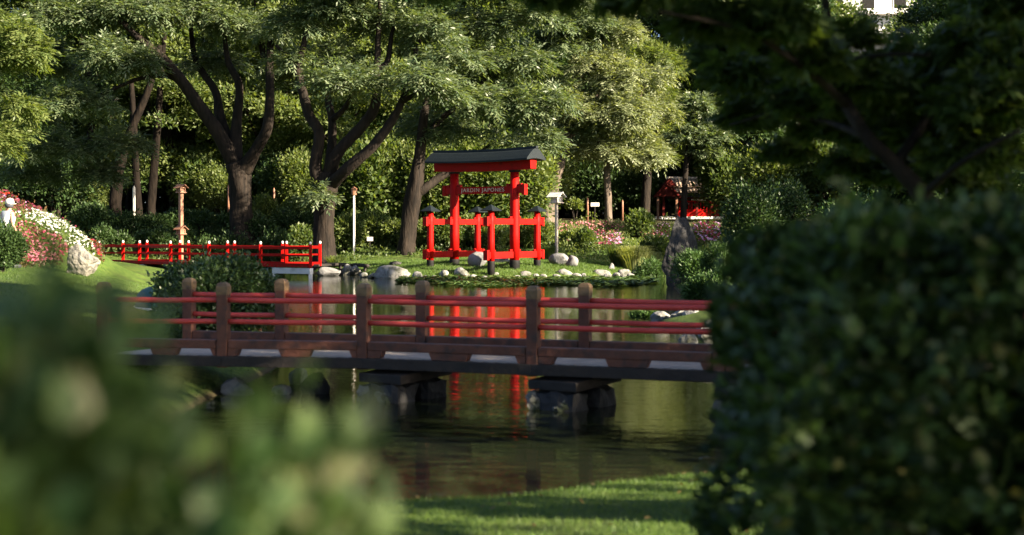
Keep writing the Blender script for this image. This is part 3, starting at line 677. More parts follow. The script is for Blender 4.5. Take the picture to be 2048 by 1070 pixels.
# local frame: x along the gate (towards the near end), y to the back; heights over its base
W2, D2 = 1.64, 1.62
PT, ST = 4.13, 2.45                                # undersides of the roof beam and of the post caps
for sx in (-1, 1):
    p = obj('main_post', lathe([(.205, .40), (.205, 1.5), (.195, 3.0), (.188, PT)], 24), M['red'], to, True); p.location = (sx * W2, 0, 0)
    sl = obj('base_sleeve', lathe([(.225, -.35), (.225, .37), (.218, .40)], 24), M['black'], p, True)
    cp = obj('post_collar', lathe([(.24, PT - .02), (.26, PT + .05)], 20), M['black'], p)
    for sy in (-1, 1):
        q = obj('support_post', lathe([(.145, .38), (.145, 1.2), (.135, 2.0), (.13, ST)], 18), M['red'], to, True); q.location = (sx * W2, sy * D2, 0)
        obj('base_sleeve', lathe([(.155, -.45), (.155, .35), (.15, .38)], 18), M['black'], q, True)
        obj('post_cap', lathe([(.31, ST), (.32, ST + .03), (.24, ST + .09), (.14, ST + .17), (.05, ST + .24), (.01, ST + .27)], square=True), M['roof_blue'], q)
    for z, hh in ((.62, .27), (2.02, .24)):
        # the tie beam runs through the main post and past both support posts
        obj('tie_beam', box((0, 0, 0), (.17, 2 * D2 + .6, hh), .015), M['red'], to).location = (sx * W2, 0, z)
        for sy in (-1, 1):
            obj('beam_end', box((0, 0, 0), (.23, .14, hh + .14), .02), M['red'], to).location = (sx * W2, sy * (D2 + .32), z)
            for dy in (-.22, .22):
                obj('wedge', box((0, 0, 0), (.10, .12, .09), .015), M['red'], to).location = (sx * W2, sy * D2 + (-dy if sy < 0 else dy) * -1 * .9, z + hh / 2 + .04)
            obj('wedge', box((0, 0, 0), (.12, .16, .10), .015), M['red'], to).location = (sx * W2, sy * .29, z + hh / 2 + .045)
NZ = 3.37
nb = obj('name_beam', box((0, 0, 0), (2 * W2 + 1.05, .17, .30), .015), M['red'], to); nb.location = (0, 0, NZ)
for sx in (-1, 1):
    obj('beam_end', box((0, 0, 0), (.16, .22, .46), .02), M['red'], nb).location = (sx * (W2 + .52), 0, 0)
    obj('wedge', box((0, 0, 0), (.16, .13, .12), .015), M['red'], nb).location = (sx * (W2 - .32), 0, .2)
    obj('wedge', box((0, 0, 0), (.16, .13, .12), .015), M['red'], nb).location = (sx * (W2 + .32), 0, .2)
cu = bpy.data.curves.new('lettering', 'FONT'); cu.body = 'JARDIN JAPONES'; cu.size = .27; cu.align_x = 'CENTER'; cu.align_y = 'CENTER'; cu.extrude = .012; cu.space_character = 1.2
tmp = bpy.data.objects.new('tmp', cu); COL.objects.link(tmp); bpy.context.view_layer.update()
lm = bpy.data.meshes.new_from_object(tmp.evaluated_get(bpy.context.evaluated_depsgraph_get())); bpy.data.objects.remove(tmp)
lm.materials.clear(); lo = obj('lettering', lm, M['cream'], nb); lo.rotation_euler = (math.pi / 2, 0, 0); lo.location = (0, -.095, 0); lo.scale = (.98, .88, 1)
# red lintel rising a little at both ends, with a thatch-like dark roof on it
def curved_bar(x0, x1, sec, rise, n=22):
    """section [(y,z)...] swept along x, its ends lifted by rise"""
    v, f = [], []; m = len(sec)
    for i in range(n + 1):
        t = i / n; x = x0 + (x1 - x0) * t; k = (2 * t - 1) ** 2
        for y, z in sec: v.append((x, y, z + rise * k))
    for i in range(n):
        for j in range(m): f.append((i * m + j, (i + 1) * m + j, (i + 1) * m + (j + 1) % m, i * m + (j + 1) % m))
    f += [tuple(range(m)), tuple(range(n * m, n * m + m))[::-1]]
    me = bpy.data.meshes.new('bar'); me.from_pydata(v, [], f); me.update(); return me
LX = 2.62
obj('lintel', curved_bar(-LX, LX, [(-.19, PT + .05), (.19, PT + .05), (.22, PT + .42), (-.22, PT + .42)], .05), M['red'], to)
rf = obj('roof', curved_bar(-LX - .16, LX + .16, [(-.66, PT + .40), (-.66, PT + .47), (-.50, PT + .62), (-.25, PT + .82), (0, PT + .92), (.25, PT + .82), (.50, PT + .62), (.66, PT + .47), (.66, PT + .40), (.25, PT + .46), (0, PT + .47), (-.25, PT + .46)], .06), M['roof_blue'], to)
obj('ridge', curved_bar(-LX - .2, LX + .2, [(-.09, PT + .90), (-.07, PT + .985), (.07, PT + .985), (.09, PT + .90)], .06), M['roof_blue'], rf)

# ------------------------------------------------------------------ near bridge
NE = [(-4.95, 17.25), (-3.449, 17.0), (-1.741, 16.73), (.241, 15.96), (2.22, 15.2), (4.2, 14.45), (6.1, 13.75)]
FE = [(-4.21, 18.55), (-2.947, 18.2), (-1.108, 17.62), (.868, 16.85), (2.88, 16.1), (4.88, 15.35), (6.8, 14.65)]
br = thing('foot_bridge', 'brown timber footbridge with red round rails crossing the pond', 'bridge', (0, 16.5, 0)); bo = Vector(br.location)
DZ = .5
def bpart(name, me, m, parent=None, smooth=False): return obj(name, moved(me, -bo), M[m], parent or br, smooth)
def at(poly, i, t):
    a, b = Vector(poly[i]), Vector(poly[i + 1]); return a + (b - a) * t
gzs = lambda p: max(DZ, gz(p[0], p[1]))
for row in (NE, FE):
    for i, p in enumerate(row):
        j = i if i < len(row) - 1 else i - 1; d = Vector(row[j + 1]) - Vector(row[j]); rz = math.atan2(d.y, d.x)
        zt = 1.25 + (.0 if 1 < i < 7 else 0)
        bm = bmesh.new(); bxadd(bm, (0, 0, (zt + .36) / 2), (.134, .134, zt - .36), None, .012)
        bpart('post', moved(bmesh_to('post', bm), (p[0], p[1], 0), rz), 'brown')
        c = bpart('post_cap', moved(lathe([(.066, zt - .03), (.070, zt + .005), (.070, zt + .075), (.055, zt + .11), (.03, zt + .125)], square=True), (p[0], p[1], 0), rz), 'raw_timber')
    for i in range(len(row) - 1):
        a, b = Vector((*row[i], 0)), Vector((*row[i + 1], 0))
        sg = 0
        for z in (1.165, .91):
            bpart('rail', tube([(a.x, a.y, z, .032), ((a.x + b.x) / 2, (a.y + b.y) / 2, z - .008, .032), (b.x, b.y, z, .032)], 12, 0, 4), 'rail_red')
    # kerb: a timber on short blocks, with drain slots between them
    for i in range(len(row) - 1):
        a, b = Vector((*row[i], 0)), Vector((*row[i + 1], 0)); d = (b - a).normalized(); up = Vector((0, 0, 1)); ln = (b - a).length
        bpart('kerb_timber', beam(a + up * .637 + d * .075, b + up * .637 - d * .075, .125, .105, .012), 'brown')
        s = Vector((-d.y, d.x, 0)) * .058
        for t0, t1, e0, e1 in ((.075 / ln, .125, 0, 1), (.405, .64, 1, 1), (.905, 1 - .075 / ln, 1, 0)):
            # block with slanting ends, so that the slots narrow towards the deck
            bm = bmesh.new(); vv = []; q0, q1 = ln * t0, ln * t1; sl = .035
            for sgn in (-1, 1):
                for q, z in ((q0 + sl * e0, .503), (q1 - sl * e1, .503), (q1, .584), (q0, .584)): vv.append(bm.verts.new(a + d * q + s * sgn + up * z))
            for fx in ((0, 1, 2, 3), (7, 6, 5, 4), (0, 4, 5, 1), (1, 5, 6, 2), (2, 6, 7, 3), (3, 7, 4, 0)): bm.faces.new([vv[q] for q in fx])
            bmesh.ops.recalc_face_normals(bm, faces=bm.faces)
            bpart('kerb_block', bmesh_to('block', bm), 'brown')
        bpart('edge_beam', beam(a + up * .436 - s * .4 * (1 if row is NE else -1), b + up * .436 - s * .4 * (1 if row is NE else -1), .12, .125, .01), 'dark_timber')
# pale deck planks, laid across
nseg = len(NE) - 1
for i in range(nseg):
    ln = (Vector(NE[i + 1]) - Vector(NE[i])).length; n = int(ln / .145)
    for k in range(n):
        a = at(NE, i, (k + .5) / n); b = at(FE, i, (k + .5) / n); d = (b - a).normalized()
        bpart('plank', beam((a.x - d.x * .02, a.y - d.y * .02, .482), (b.x + d.x * .02, b.y + d.y * .02, .482), .132, .035, .004), 'deck')
# trestle piers: dark cross beam, two stout piles and stone footings
for i in (2, 3, 4):
    a, b = Vector((*NE[i], 0)), Vector((*FE[i], 0)); d = (b - a).normalized(); s = Vector((d.y, -d.x, 0))
    c0 = a + s * .28
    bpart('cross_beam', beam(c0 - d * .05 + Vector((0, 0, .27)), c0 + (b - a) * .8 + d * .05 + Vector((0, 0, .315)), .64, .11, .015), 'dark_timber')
    for e_ in (.12, .62):
        q = c0 + (b - a) * e_
        bpart('pier', moved(rough_box((0, 0, -.2), (.60, .40, .82), .07, i * 3 + e_), (q.x, q.y, 0), math.atan2(s.y, s.x)), 'rock_dark')
    for k, (o1, o2, r) in enumerate([(-.20, .02, .20), (.10, .0, .15)]):
        q = c0 + s * o1 + d * o2
        fo = rock('footing_stone', None, (q.x, q.y, .03), (r * 1.3, r * .8, r * .85), 'rock_mossy', 500 + i * 5 + k, cat_=None, chop=11, sub=3, rough=.4)
        fo.parent = br; fo.location = fo.location - bo

# ------------------------------------------------------------------ far red bridge
fb = thing('red_bridge', 'low bright red zigzag bridge with white capped posts on a pale pier', 'bridge', (-12, 60, 0)); fo_ = Vector(fb.location)
def fpart(name, me, m, parent=None): return obj(name, moved(me, -fo_) if parent is None else me, M[m], parent or fb)
FD = .52
front = [(198, 66.5), (246, 65.6), (279, 64.8), (341, 63.0), (418, 61.5), (521, 59.8), (621, 58.4)]
back = [(215, 69.0), (294, 67.6), (360, 66.2), (377, 65.0), (455, 63.9), (469, 63.4), (565, 62.0), (573, 61.4), (640, 61.6)]
def w2(q): return Vector(((q[0] - 1024) / F * q[1], q[1], 0))
capm = lathe([(.035, 0), (.045, .02), (.055, .05), (.05, .085), (.035, .11), (.01, .12)], 10)
for row in (front, back):
    pts = [w2(q) for q in row]
    for i, p in enumerate(pts):
        po = fpart('post', moved(box((0, 0, FD + .40), (.12, .12, .96), .012), p), 'red')
        cpo = obj('cap', capm, M['white'], po); cpo.location = p - fo_ + Vector((0, 0, FD + .885))
    for a, b in zip(pts, pts[1:]):
        up = Vector((0, 0, 1))
        fpart('rail', beam(a + up * (FD + .74), b + up * (FD + .74), .09, .12, .012), 'red')
        fpart('rail', beam(a + up * (FD + .42), b + up * (FD + .42), .06, .07, .01), 'red')
        fpart('edge_beam', beam(a + up * (FD + .02), b + up * (FD + .02), .11, .16, .012), 'red')
bpts, fpts = [w2(q) for q in back], [w2(q) for q in front]
def along(pts, t):
    L = [0.0]
    for a, b in zip(pts, pts[1:]): L.append(L[-1] + (b - a).length)
    s = t * L[-1]
    for i in range(len(pts) - 1):
        if s <= L[i + 1] + 1e-6: return pts[i] + (pts[i + 1] - pts[i]) * ((s - L[i]) / (L[i + 1] - L[i]))
for k in range(64):
    a, b = along(fpts, (k + .5) / 64), along(bpts[:-1], (k + .5) / 64); up = Vector((0, 0, FD - .02))
    fpart('plank', beam(a + up, b + up, .185, .04, .004), 'brown')
for t0, t1, zb in ((.86, 1.0, -.5), (.45, .50, -.5), (.20, .24, -.5)):
    a, b = along(fpts, t0), along(fpts, t1)
    fpart('pier_head', beam(a + Vector((0, .02, .31)), b + Vector((0, .02, .31)), .22, .24, .01, ext=.05), 'plaster')
    for q in ((a, b) if t0 > .8 else ((a + b) / 2,)):
        fpart('pier', moved(box((0, 0, -.15), (.14, .20, .68), .01), (q.x, q.y + .02, 0)), 'plaster')
# landing steps onto the island bank
fpart('landing', beam(w2((612, 61.6)) + Vector((0, 0, .47)), w2((668, 64.6)) + Vector((0, 0, .47)), 1.2, .10, .01), 'dark_timber')
# a dark timber edging holding the bank between landing and island
te = thing('bank_edging', 'dark timber edging along the grass bank by the far bridge landing', 'edging', (-8.6, 63.6, 0))
for i, (a, b) in enumerate([((636, 63.4), (668, 63.7)), ((668, 63.7), (706, 64.0)), ((706, 64.0), (736, 62.8))]):
    A, B = w2(a), w2(b); me = tube([(A.x, A.y, .42, .09), ((A.x + B.x) / 2, (A.y + B.y) / 2, .43, .085), (B.x, B.y, .41, .08)], 8, .08, 3)
    obj('log', moved(me, -Vector(te.location)), M['dark_timber'], te)
for px, Y in ((640, 63.3), (681, 63.7), (730, 63.0)):
    q = w2((px, Y)); obj('stake', moved(lathe([(.06, -.5), (.06, .42), (.03, .47)], 8), q - Vector(te.location)), M['dark_timber'], te)

# ------------------------------------------------------------------ lantern posts, lamp, poles, signs
def lantern_post(label, px, Y, ytop, wood, tiers, post_w, head, light_roof=None):
    s = Y / F; x = (px - 1024) * s; z0 = gz(x, Y); hh = H - (ytop - Y0) * s - z0
    t = thing('lantern_post', label, 'lantern', (x, Y, z0), math.radians(-38))
    obj('post', box((0, 0, hh / 2 - .25), (post_w, post_w, hh - .3), .01), M[wood], t)
    zs = [hh - .34] + ([hh * .46] if tiers == 2 else [])
    for z in zs:
        e = head
        fl = obj('lantern_box', join([box((0, 0, z - .14 * e), (.62 * e, .62 * e, .05), .006)] + [box((sx * .22 * e, sy * .22 * e, z + .04 * e), (.06 * e, .06 * e, .34 * e), .004) for sx in (-1, 1) for sy in (-1, 1)]
            + [box((0, 0, z + .22 * e), (.54 * e, .54 * e, .05), .006)]), M[wood], t)
        for a in range(4):
            obj('lattice', moved(box((0, .20 * e, z + .04 * e), (.36 * e, .012, .04 * e), .002), (0, 0, 0), a * math.pi / 2), M[wood], fl)
            obj('pane', moved(box((0, .175 * e, z + .04 * e), (.36 * e, .006, .28 * e), .001), (0, 0, 0), a * math.pi / 2), M['white' if light_roof else 'lantern_wood'], fl)
        bm = bmesh.new()
        for sg in (-1, 1):
            bxadd(bm, (0, 0, 0), (.92 * e, .50 * e, .035 * e), Matrix.Translation((0, sg * .20 * e, z + .33 * e)) @ Matrix.Rotation(-sg * math.radians(36), 4, 'X'), .004)
        rf_ = obj('lantern_roof', bmesh_to('roof', bm), M[light_roof or wood], t)
        obj('ridge', box((0, 0, z + .475 * e), (.98 * e, .06 * e, .05 * e), .006), M[light_roof or wood], rf_)
    return t
lantern_post('tall brown timber lantern post with two roofed tiers behind the far red bridge', 362, 68, 367, 'lantern_wood', 2, .17, .62)
lantern_post('white lantern post with a small gabled roof beside the torii island', 1113, 66, 386, 'pale_wood', 1, .115, .78, 'white')
# pale lamp post
x = (708 - 1024) / F * 70; z0 = gz(x, 70)
lp = thing('lamp_post', 'slim pale lamp post with a rusty head by the bright shrubs', 'lamp post', (x, 70, z0))
hh = H - (375 - Y0) / F * 70 - z0
obj('pole', lathe([(.09, -.1), (.09, .06), (.055, .1), (.05, hh - .4)], 12), M['white'], lp, True)
obj('lamp_head', lathe([(.06, hh - .4), (.13, hh - .36), (.15, hh - .1), (.17, hh - .07), (.05, hh + .02), (.01, hh + .05)], 10), M['lantern_wood'], lp)
# marker poles in the wood
for px, Y, yt, w_, m, lab in [(268, 78, 374, .16, 'white', 'short white pole standing before the dark trunks'), (457, 80, 372, .13, 'lantern_wood', 'slim red-brown pole close beside the thick forked trunk'), (1175, 84, 396, .13, 'lantern_wood', 'brown pole behind the pink flower bed'),
        (548, 82, 378, .12, 'lantern_wood', 'dark red pole behind the sunlit shrub'), (1245, 86, 402, .12, 'lantern_wood', 'short brown pole beyond the slim pale trunk'), (1895, 60, 352, .16, 'pale_wood', 'pale timber post beyond the near hedge')]:
    s = Y / F; x = (px - 1024) * s; z0 = gz(x, Y); h = H - (yt - Y0) * s - z0
    t = thing('garden_pole', lab, 'pole', (x, Y, z0)); obj('shaft', lathe([(w_ / 2, -.1), (w_ / 2, h - .04), (w_ * .3, h)], 12), M[m], t, True)
    obj('finial', lathe([(w_ * .25, h - .01), (w_ * .32, h + .03), (w_ * .1, h + .07)], 10), M[m], t)
# small sign on a stake
x = (740 - 1024) / F * 71; z0 = gz(x, 71); t = thing('garden_sign', 'small white plant sign in front of the bright shrubs', 'sign', (x, 71, z0))
zs = H - (478 - Y0) / F * 71 - z0
obj('board', box((0, -.03, zs), (.30, .025, .20), .006), M['white'], t); obj('stake', box((0, 0, zs / 2 - .05), (.04, .04, zs + .1), .005), M['dark_timber'], t)
x = (1190 - 1024) / F * 83; z0 = gz(x, 83); t = thing('garden_sign', 'small pale sign on the lawn behind the pink flower bed', 'sign', (x, 83, z0))
obj('board', box((0, -.03, 1.0), (.5, .03, .22), .006), M['white'], t); obj('stake', box((0, 0, .45), (.05, .05, .95), .005), M['dark_timber'], t)
# white stone lantern far right
x = (1912 - 1024) / F * 56; z0 = gz(x, 56); t = thing('stone_lantern', 'pale stone garden lantern glimpsed above the near hedge', 'lantern', (x, 56, z0))
hh = H - (368 - Y0) / F * 56 - z0; k = hh / 2.2
obj('shaft', lathe([(.30 * k, -.1), (.30 * k, .15 * k), (.16 * k, .25 * k), (.15 * k, 1.1 * k), (.28 * k, 1.25 * k)], 12), M['plaster'], t)
obj('light_box', lathe([(.22 * k, 1.25 * k), (.22 * k, 1.6 * k)], square=True), M['plaster'], t)
obj('cap', lathe([(.46 * k, 1.6 * k), (.44 * k, 1.68 * k), (.2 * k, 1.9 * k), (.08 * k, 1.98 * k), (.1 * k, 2.1 * k), (.01, 2.2 * k)], 6), M['plaster'], t)

# ------------------------------------------------------------------ upturned teal boat on the bank
bx_, by_ = (312 - 1024) / F * 24, 24.0; bz_ = gz(bx_, by_)
t = thing('upturned_boat', 'small teal boat lying upturned on the bank beside the clipped bush', 'boat', (bx_, by_, bz_), math.radians(100)); t.scale = (.7, .62, .72)
v, f = [], []; nu, nv = 14, 12
for i in range(nu + 1):
    u = -1 + 2 * i / nu; wv = (1 - abs(u) ** 2.6) * .52 + .02; hv = .46 + .04 * (1 - u * u)
    for j in range(nv + 1):
        a = math.pi * j / nv; v.append((u * 1.25, math.cos(a) * wv, .04 + max(0, math.sin(a)) ** .6 * hv * (1 - .15 * u * u)))
for i in range(nu):
    for j in range(nv): f.append((i * (nv + 1) + j, (i + 1) * (nv + 1) + j, (i + 1) * (nv + 1) + j + 1, i * (nv + 1) + j + 1))
me = bpy.data.meshes.new('hull'); me.from_pydata(v, [], f); me.update(); ho = obj('hull', me, M['teal'], t, True)
obj('keel', box((0, 0, .55), (2.1, .05, .06), .01), M['teal'], t)
for sg in (-1, 1):
    obj('gunwale', tube([(-1.25, sg * .03, .05, .03), (-.7, sg * .44, .05, .035), (0, sg * .55, .05, .035), (.7, sg * .44, .05, .035), (1.25, sg * .03, .05, .03)], 8), M['white'], t)

# ------------------------------------------------------------------ pavilion
PY = 95.0; k = PY / F; pzx = (1368 - 1024) * k; pz = gz(pzx, PY)
pv = thing('garden_pavilion', 'red timber pavilion with tiled two-tier roof and gabled porch', 'pavilion', (pzx, PY, pz))
def vp(name, me, m, par=None): return obj(name, me, M[m], par or pv)
zt = lambda py: H - (py - Y0) * k - pz
xp = lambda px: (px - 1368) * k
vp('floor', box((.3, 1.0, .06), (4.6, 3.4, .24), .02), 'plaster')
for px in (1326, 1392, 1432):
    for y in (-.4, 2.4): vp('post', box((xp(px), y, zt(395) / 2), (.16, .16, zt(395)), .01), 'pavilion_red_shaded')
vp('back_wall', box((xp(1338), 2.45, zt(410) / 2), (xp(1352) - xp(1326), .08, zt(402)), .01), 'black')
vp('parapet', box((xp(1395), -.42, (zt(418) + .1) / 2), (xp(1432) - xp(1350), .10, zt(420) - .1), .01), 'red')
for i in range(14):
    x = xp(1352) + (xp(1430) - xp(1352)) * i / 13; vp('baluster', box((x, -.42, (zt(420) + zt(403)) / 2), (.055, .055, zt(402) - zt(420)), .006), 'red')
vp('handrail', box((xp(1391), -.42, zt(403)), (xp(1432) - xp(1350), .08, .08), .01), 'red')
vp('eave_beam', box((xp(1392), -.42, zt(395)), (3.6, .14, .2), .01), 'pavilion_red_shaded')
vp('name_board', box((xp(1395), -.52, zt(400)), (.95, .03, .11), .006), 'white')
# lower skirt roof: dark eave, then tiles; upper roof with pale ridge
vp('eave', box((xp(1394), .9, zt(390)), (3.9, 3.9, .34), .03), 'roof_blue')
def slope_roof(x0, x1, y0, z0, y1, z1, n, m, par):
    for i in range(n):
        x = x0 + (x1 - x0) * (i + .5) / n
        vp('roof_tile', tube([(x, y0, z0, .07), (x, (y0 + y1) / 2, (z0 + z1) / 2 - .03, .07), (x, y1, z1, .07)], 6, 0, 1), m, par)
r1 = vp('lower_roof', join([beam((xp(1394), -1.15, zt(385)), (xp(1394), .3, zt(374)), 4.1, .08, .01)]), 'tile'); slope_roof(xp(1332), xp(1456), -1.18, zt(384), .3, zt(373), 18, 'tile', r1)
r2 = vp('upper_roof', join([beam((xp(1394), -.5, zt(374)), (xp(1394), .9, zt(358)), 3.9, .08, .01), beam((xp(1394), 2.4, zt(374)), (xp(1394), .9, zt(358)), 3.9, .08, .01)]), 'tile'); slope_roof(xp(1335), xp(1453), -.52, zt(372.5), .9, zt(356.5), 17, 'tile', r2)
vp('ridge', box((xp(1394), .9, zt(355)), (4.0, .2, .16), .03), 'pale_wood', r2)
# porch gable at the left end
def prism(x0, x1, zb, ztop, y0, y1):
    xm = (x0 + x1) / 2; v = [(x0, y0, zb), (x1, y0, zb), (xm, y0, ztop), (x0, y1, zb), (x1, y1, zb), (xm, y1, ztop)]
    me = bpy.data.meshes.new('prism'); me.from_pydata(v, [], [(0, 1, 2), (5, 4, 3), (0, 3, 4, 1), (1, 4, 5, 2), (2, 5, 3, 0)]); me.update(); return me
vp('gable', prism(xp(1306), xp(1352), zt(394), zt(370), -1.6, .6), 'pavilion_red_shaded')
for i in range(8):
    x = xp(1311) + (xp(1347) - xp(1311)) * i / 7; tz = zt(394) + (zt(371) - zt(394)) * (1 - abs(i - 3.5) / 3.9); vp('gable_board', box((x, -1.62, (zt(393.5) + tz) / 2), (.15, .03, tz - zt(393.5)), .004), 'pavilion_red_shaded')
for a, b in (((1303, 396), (1329, 366)), ((1355, 396), (1329, 366))):
    vp('barge_board', beam((xp(a[0]), -1.66, zt(a[1])), (xp(b[0]), -1.66, zt(b[1])), .12, .12, .01, up=Vector((0, 1, 0))), 'pavilion_red_shaded')
vp('gable', prism(xp(1324), xp(1352), zt(372), zt(357), -.6, 1.2), 'pavilion_red_shaded')
for px in (1311, 1348): vp('post', box((xp(px), -1.5, zt(395) / 2), (.15, .15, zt(395)), .01), 'lantern_wood')

# ------------------------------------------------------------------ white building beyond the wood
bb = thing('apartment_building', 'white apartment building glimpsed through a gap above the trees', 'building', ((1800 - 1024) / F * 170, 170, 3))
obj('wall', box((0, 6, 19), (20, 12, 38), .05), M['plaster'], bb)
for fl in range(11):
    z = 2.2 + fl * 3.3
    for c in range(5):
        x = -7.6 + c * 3.8; wn = obj('window', box((x, -.02, z + .9), (1.7, .10, 1.7), .01), M['white'], bb)
        obj('pane', box((x, -.06, z + .9), (1.45, .06, 1.45), .005), M['black'], wn)
    obj('balcony', box((0, -.7, z - .55), (16, 1.4, .22), .02), M['white'], bb)
obj('roof', box((0, 6, 38.15), (20.6, 12.6, .4), .05), M['plaster'], bb)

# ------------------------------------------------------------------ flower beds
def project(p): return 1024 + F * p[:, 0] / p[:, 1], Y0 + F * (H - p[:, 2]) / p[:, 1]
def inside(px, py, poly):
    q = np.array(poly, float); r = np.zeros(len(px), bool)
    for i in range(len(q)):
        ax_, ay_ = q[i - 1]; bx2, by2 = q[i]
        r ^= ((ay_ > py) != (by2 > py)) & (px < ax_ + (py - ay_) * (bx2 - ax_) / ((by2 - ay_) or 1e-9))
    return r
def flower_bed(label, poly, area, dens, cols, leaf, seed, size=.075, hh=.25, group='flower beds'):
    """bed of low flowers scattered over the ground inside the bed's outline"""
    rg = np.random.default_rng(seed); n = int((area[1] - area[0]) * (area[3] - area[2]) * dens)
    x = rg.uniform(area[0], area[1], n); y = rg.uniform(area[2], area[3], n); z = ground(x, y) + hh * (.4 + .8 * rg.random(n)) + .06 * np.sin(x * 5) * np.sin(y * 4)
    p = np.stack([x, y, z], 1); k = inside(*project(p), poly)
    gap = np.array([mnoise.noise(Vector((a_ * 2.4 + seed, b_ * 2.4, 0))) for a_, b_ in zip(x, y)]); k &= (gap + .35 * rg.random(n)) > -.12; p = p[k]; n = len(p)
    t = thing('flower_bed', label, 'flower bed', (float(p[:, 0].mean()), float(p[:, 1].mean()), float(ground(p[:, :1].mean(0), p[:, 1:2].mean(0))[0])), group=group); off = np.array(t.location)
    # a petal disc is a five-sided star of quads
    nn = unit(np.stack([rg.normal(size=n) * .5 + .2, rg.normal(size=n) * .5 - .5, np.ones(n)], 1)); out = {c: [] for c in range(len(cols))}
    # colour patches grow together
    pick = ((np.sin(p[:, 0] * 1.9 + seed) + np.sin(p[:, 1] * 2.3) + rg.normal(size=n) * .8 + 3) / 6 * len(cols)).astype(int).clip(0, len(cols) - 1)
    a0 = unit(np.cross(nn, rg.normal(size=(n, 3)))); b0 = np.cross(nn, a0)
    for ci in range(len(cols)):
        q = pick == ci
        if not q.any(): continue
        parts = []
        for kk in range(5):
            a = kk * 1.2566; d = a0[q] * math.cos(a) + b0[q] * math.sin(a)
            parts.append(leaf_quads(p[q], unit(d + nn[q] * .25), nn[q], size * .62 * np.ones(q.sum()), size * .6 * np.ones(q.sum())))
        v, f = cat(parts); o = obj('blossom', npmesh('blossom', v - off, f), cols[ci], t); tag(o, kind='stuff')
    m = n * 3; pi = rg.integers(0, n, m); lp_ = p[pi] + rg.normal(size=(m, 3)) * .09; lp_[:, 2] -= .10 + .12 * rg.random(m)
    v, f = sprigs(lp_, unit(rg.normal(size=(m, 3)) + np.array((0, 0, .8))), .11, .06, .5, rg)
    tag(obj('leaves', npmesh('leaves', v - off, f), M[leaf], t), kind='stuff'); return t
def petal(name, a, b): return leafmat(name, a, b, .25, .6, .2)
PW, PP, PK, PR, PO, PD, PV = petal('petal_white', (.42, .44, .43), (.62, .62, .60)), petal('petal_pink', (.38, .10, .15), (.52, .22, .28)), petal('petal_rose', (.26, .02, .06), (.38, .06, .12)), petal('petal_red', (.22, .01, .008), (.34, .03, .015)), petal('petal_salmon', (.38, .18, .15), (.50, .29, .24)), petal('petal_maroon', (.10, .015, .03), (.2, .04, .07)), petal('petal_violet', (.38, .2, .4), (.5, .32, .5))
M['leaf_bronze'] = leafmat('leaf_bronze', (.06, .03, .015), (.12, .07, .03), .25, .5, .3)
AR = (-21, -12.2, 38.8, 48)
flower_bed('band of red flowers along the top of the flower bank', [(-60, 330), (0, 362), (80, 388), (150, 428), (200, 470), (205, 515), (188, 500), (170, 462), (120, 425), (40, 395), (-60, 375)], AR, 85, [PR, PR, PD, PR], 'leaf_bronze', 1)
flower_bed('band of maroon and mauve flowers under the red band on the bank', [(-60, 375), (40, 395), (120, 425), (175, 465), (150, 452), (100, 425), (60, 418), (30, 440), (-60, 440)], AR, 60, [PD, PD, PV], 'leaf_bronze', 2)
flower_bed('broad band of white flowers across the flower bank', [(30, 425), (60, 416), (110, 428), (160, 458), (190, 490), (190, 515), (150, 500), (120, 470), (70, 445)], AR, 80, [PW, PW], 'leaf_wood', 3)
flower_bed('mass of pink and rose flowers at the foot of the flower bank', [(-60, 440), (28, 440), (70, 445), (120, 470), (140, 498), (120, 520), (-60, 525)], AR, 75, [PP, PK, PP, PD], 'leaf_bronze', 4)
flower_bed('bed of pink flowers on the slope behind the torii island', [(1115, 448), (1180, 440), (1250, 446), (1248, 478), (1200, 488), (1120, 480)], (2, 9, 70, 82), 34, [PO, PP, PD, PO], 'leaf_wood', 5, .10, .35)
flower_bed('patch of violet flowers in front of the pink bed', [(1192, 466), (1240, 464), (1245, 488), (1195, 488)], (3, 7, 68, 78), 50, [PV, PD], 'leaf_wood', 6, .13, .3)
flower_bed('bed of mauve flowers in front of the red pavilion', [(1270, 448), (1340, 444), (1338, 478), (1290, 480)], (5, 11, 66, 84), 38, [PV, PD, PO], 'leaf_wood', 7, .10, .35)
flower_bed('bed of magenta and violet flowers behind the tall dark stone', [(1385, 444), (1440, 444), (1440, 482), (1385, 480)], (7, 13, 60, 80), 36, [PV, PK, PV], 'leaf_bronze', 8, .13, .4)

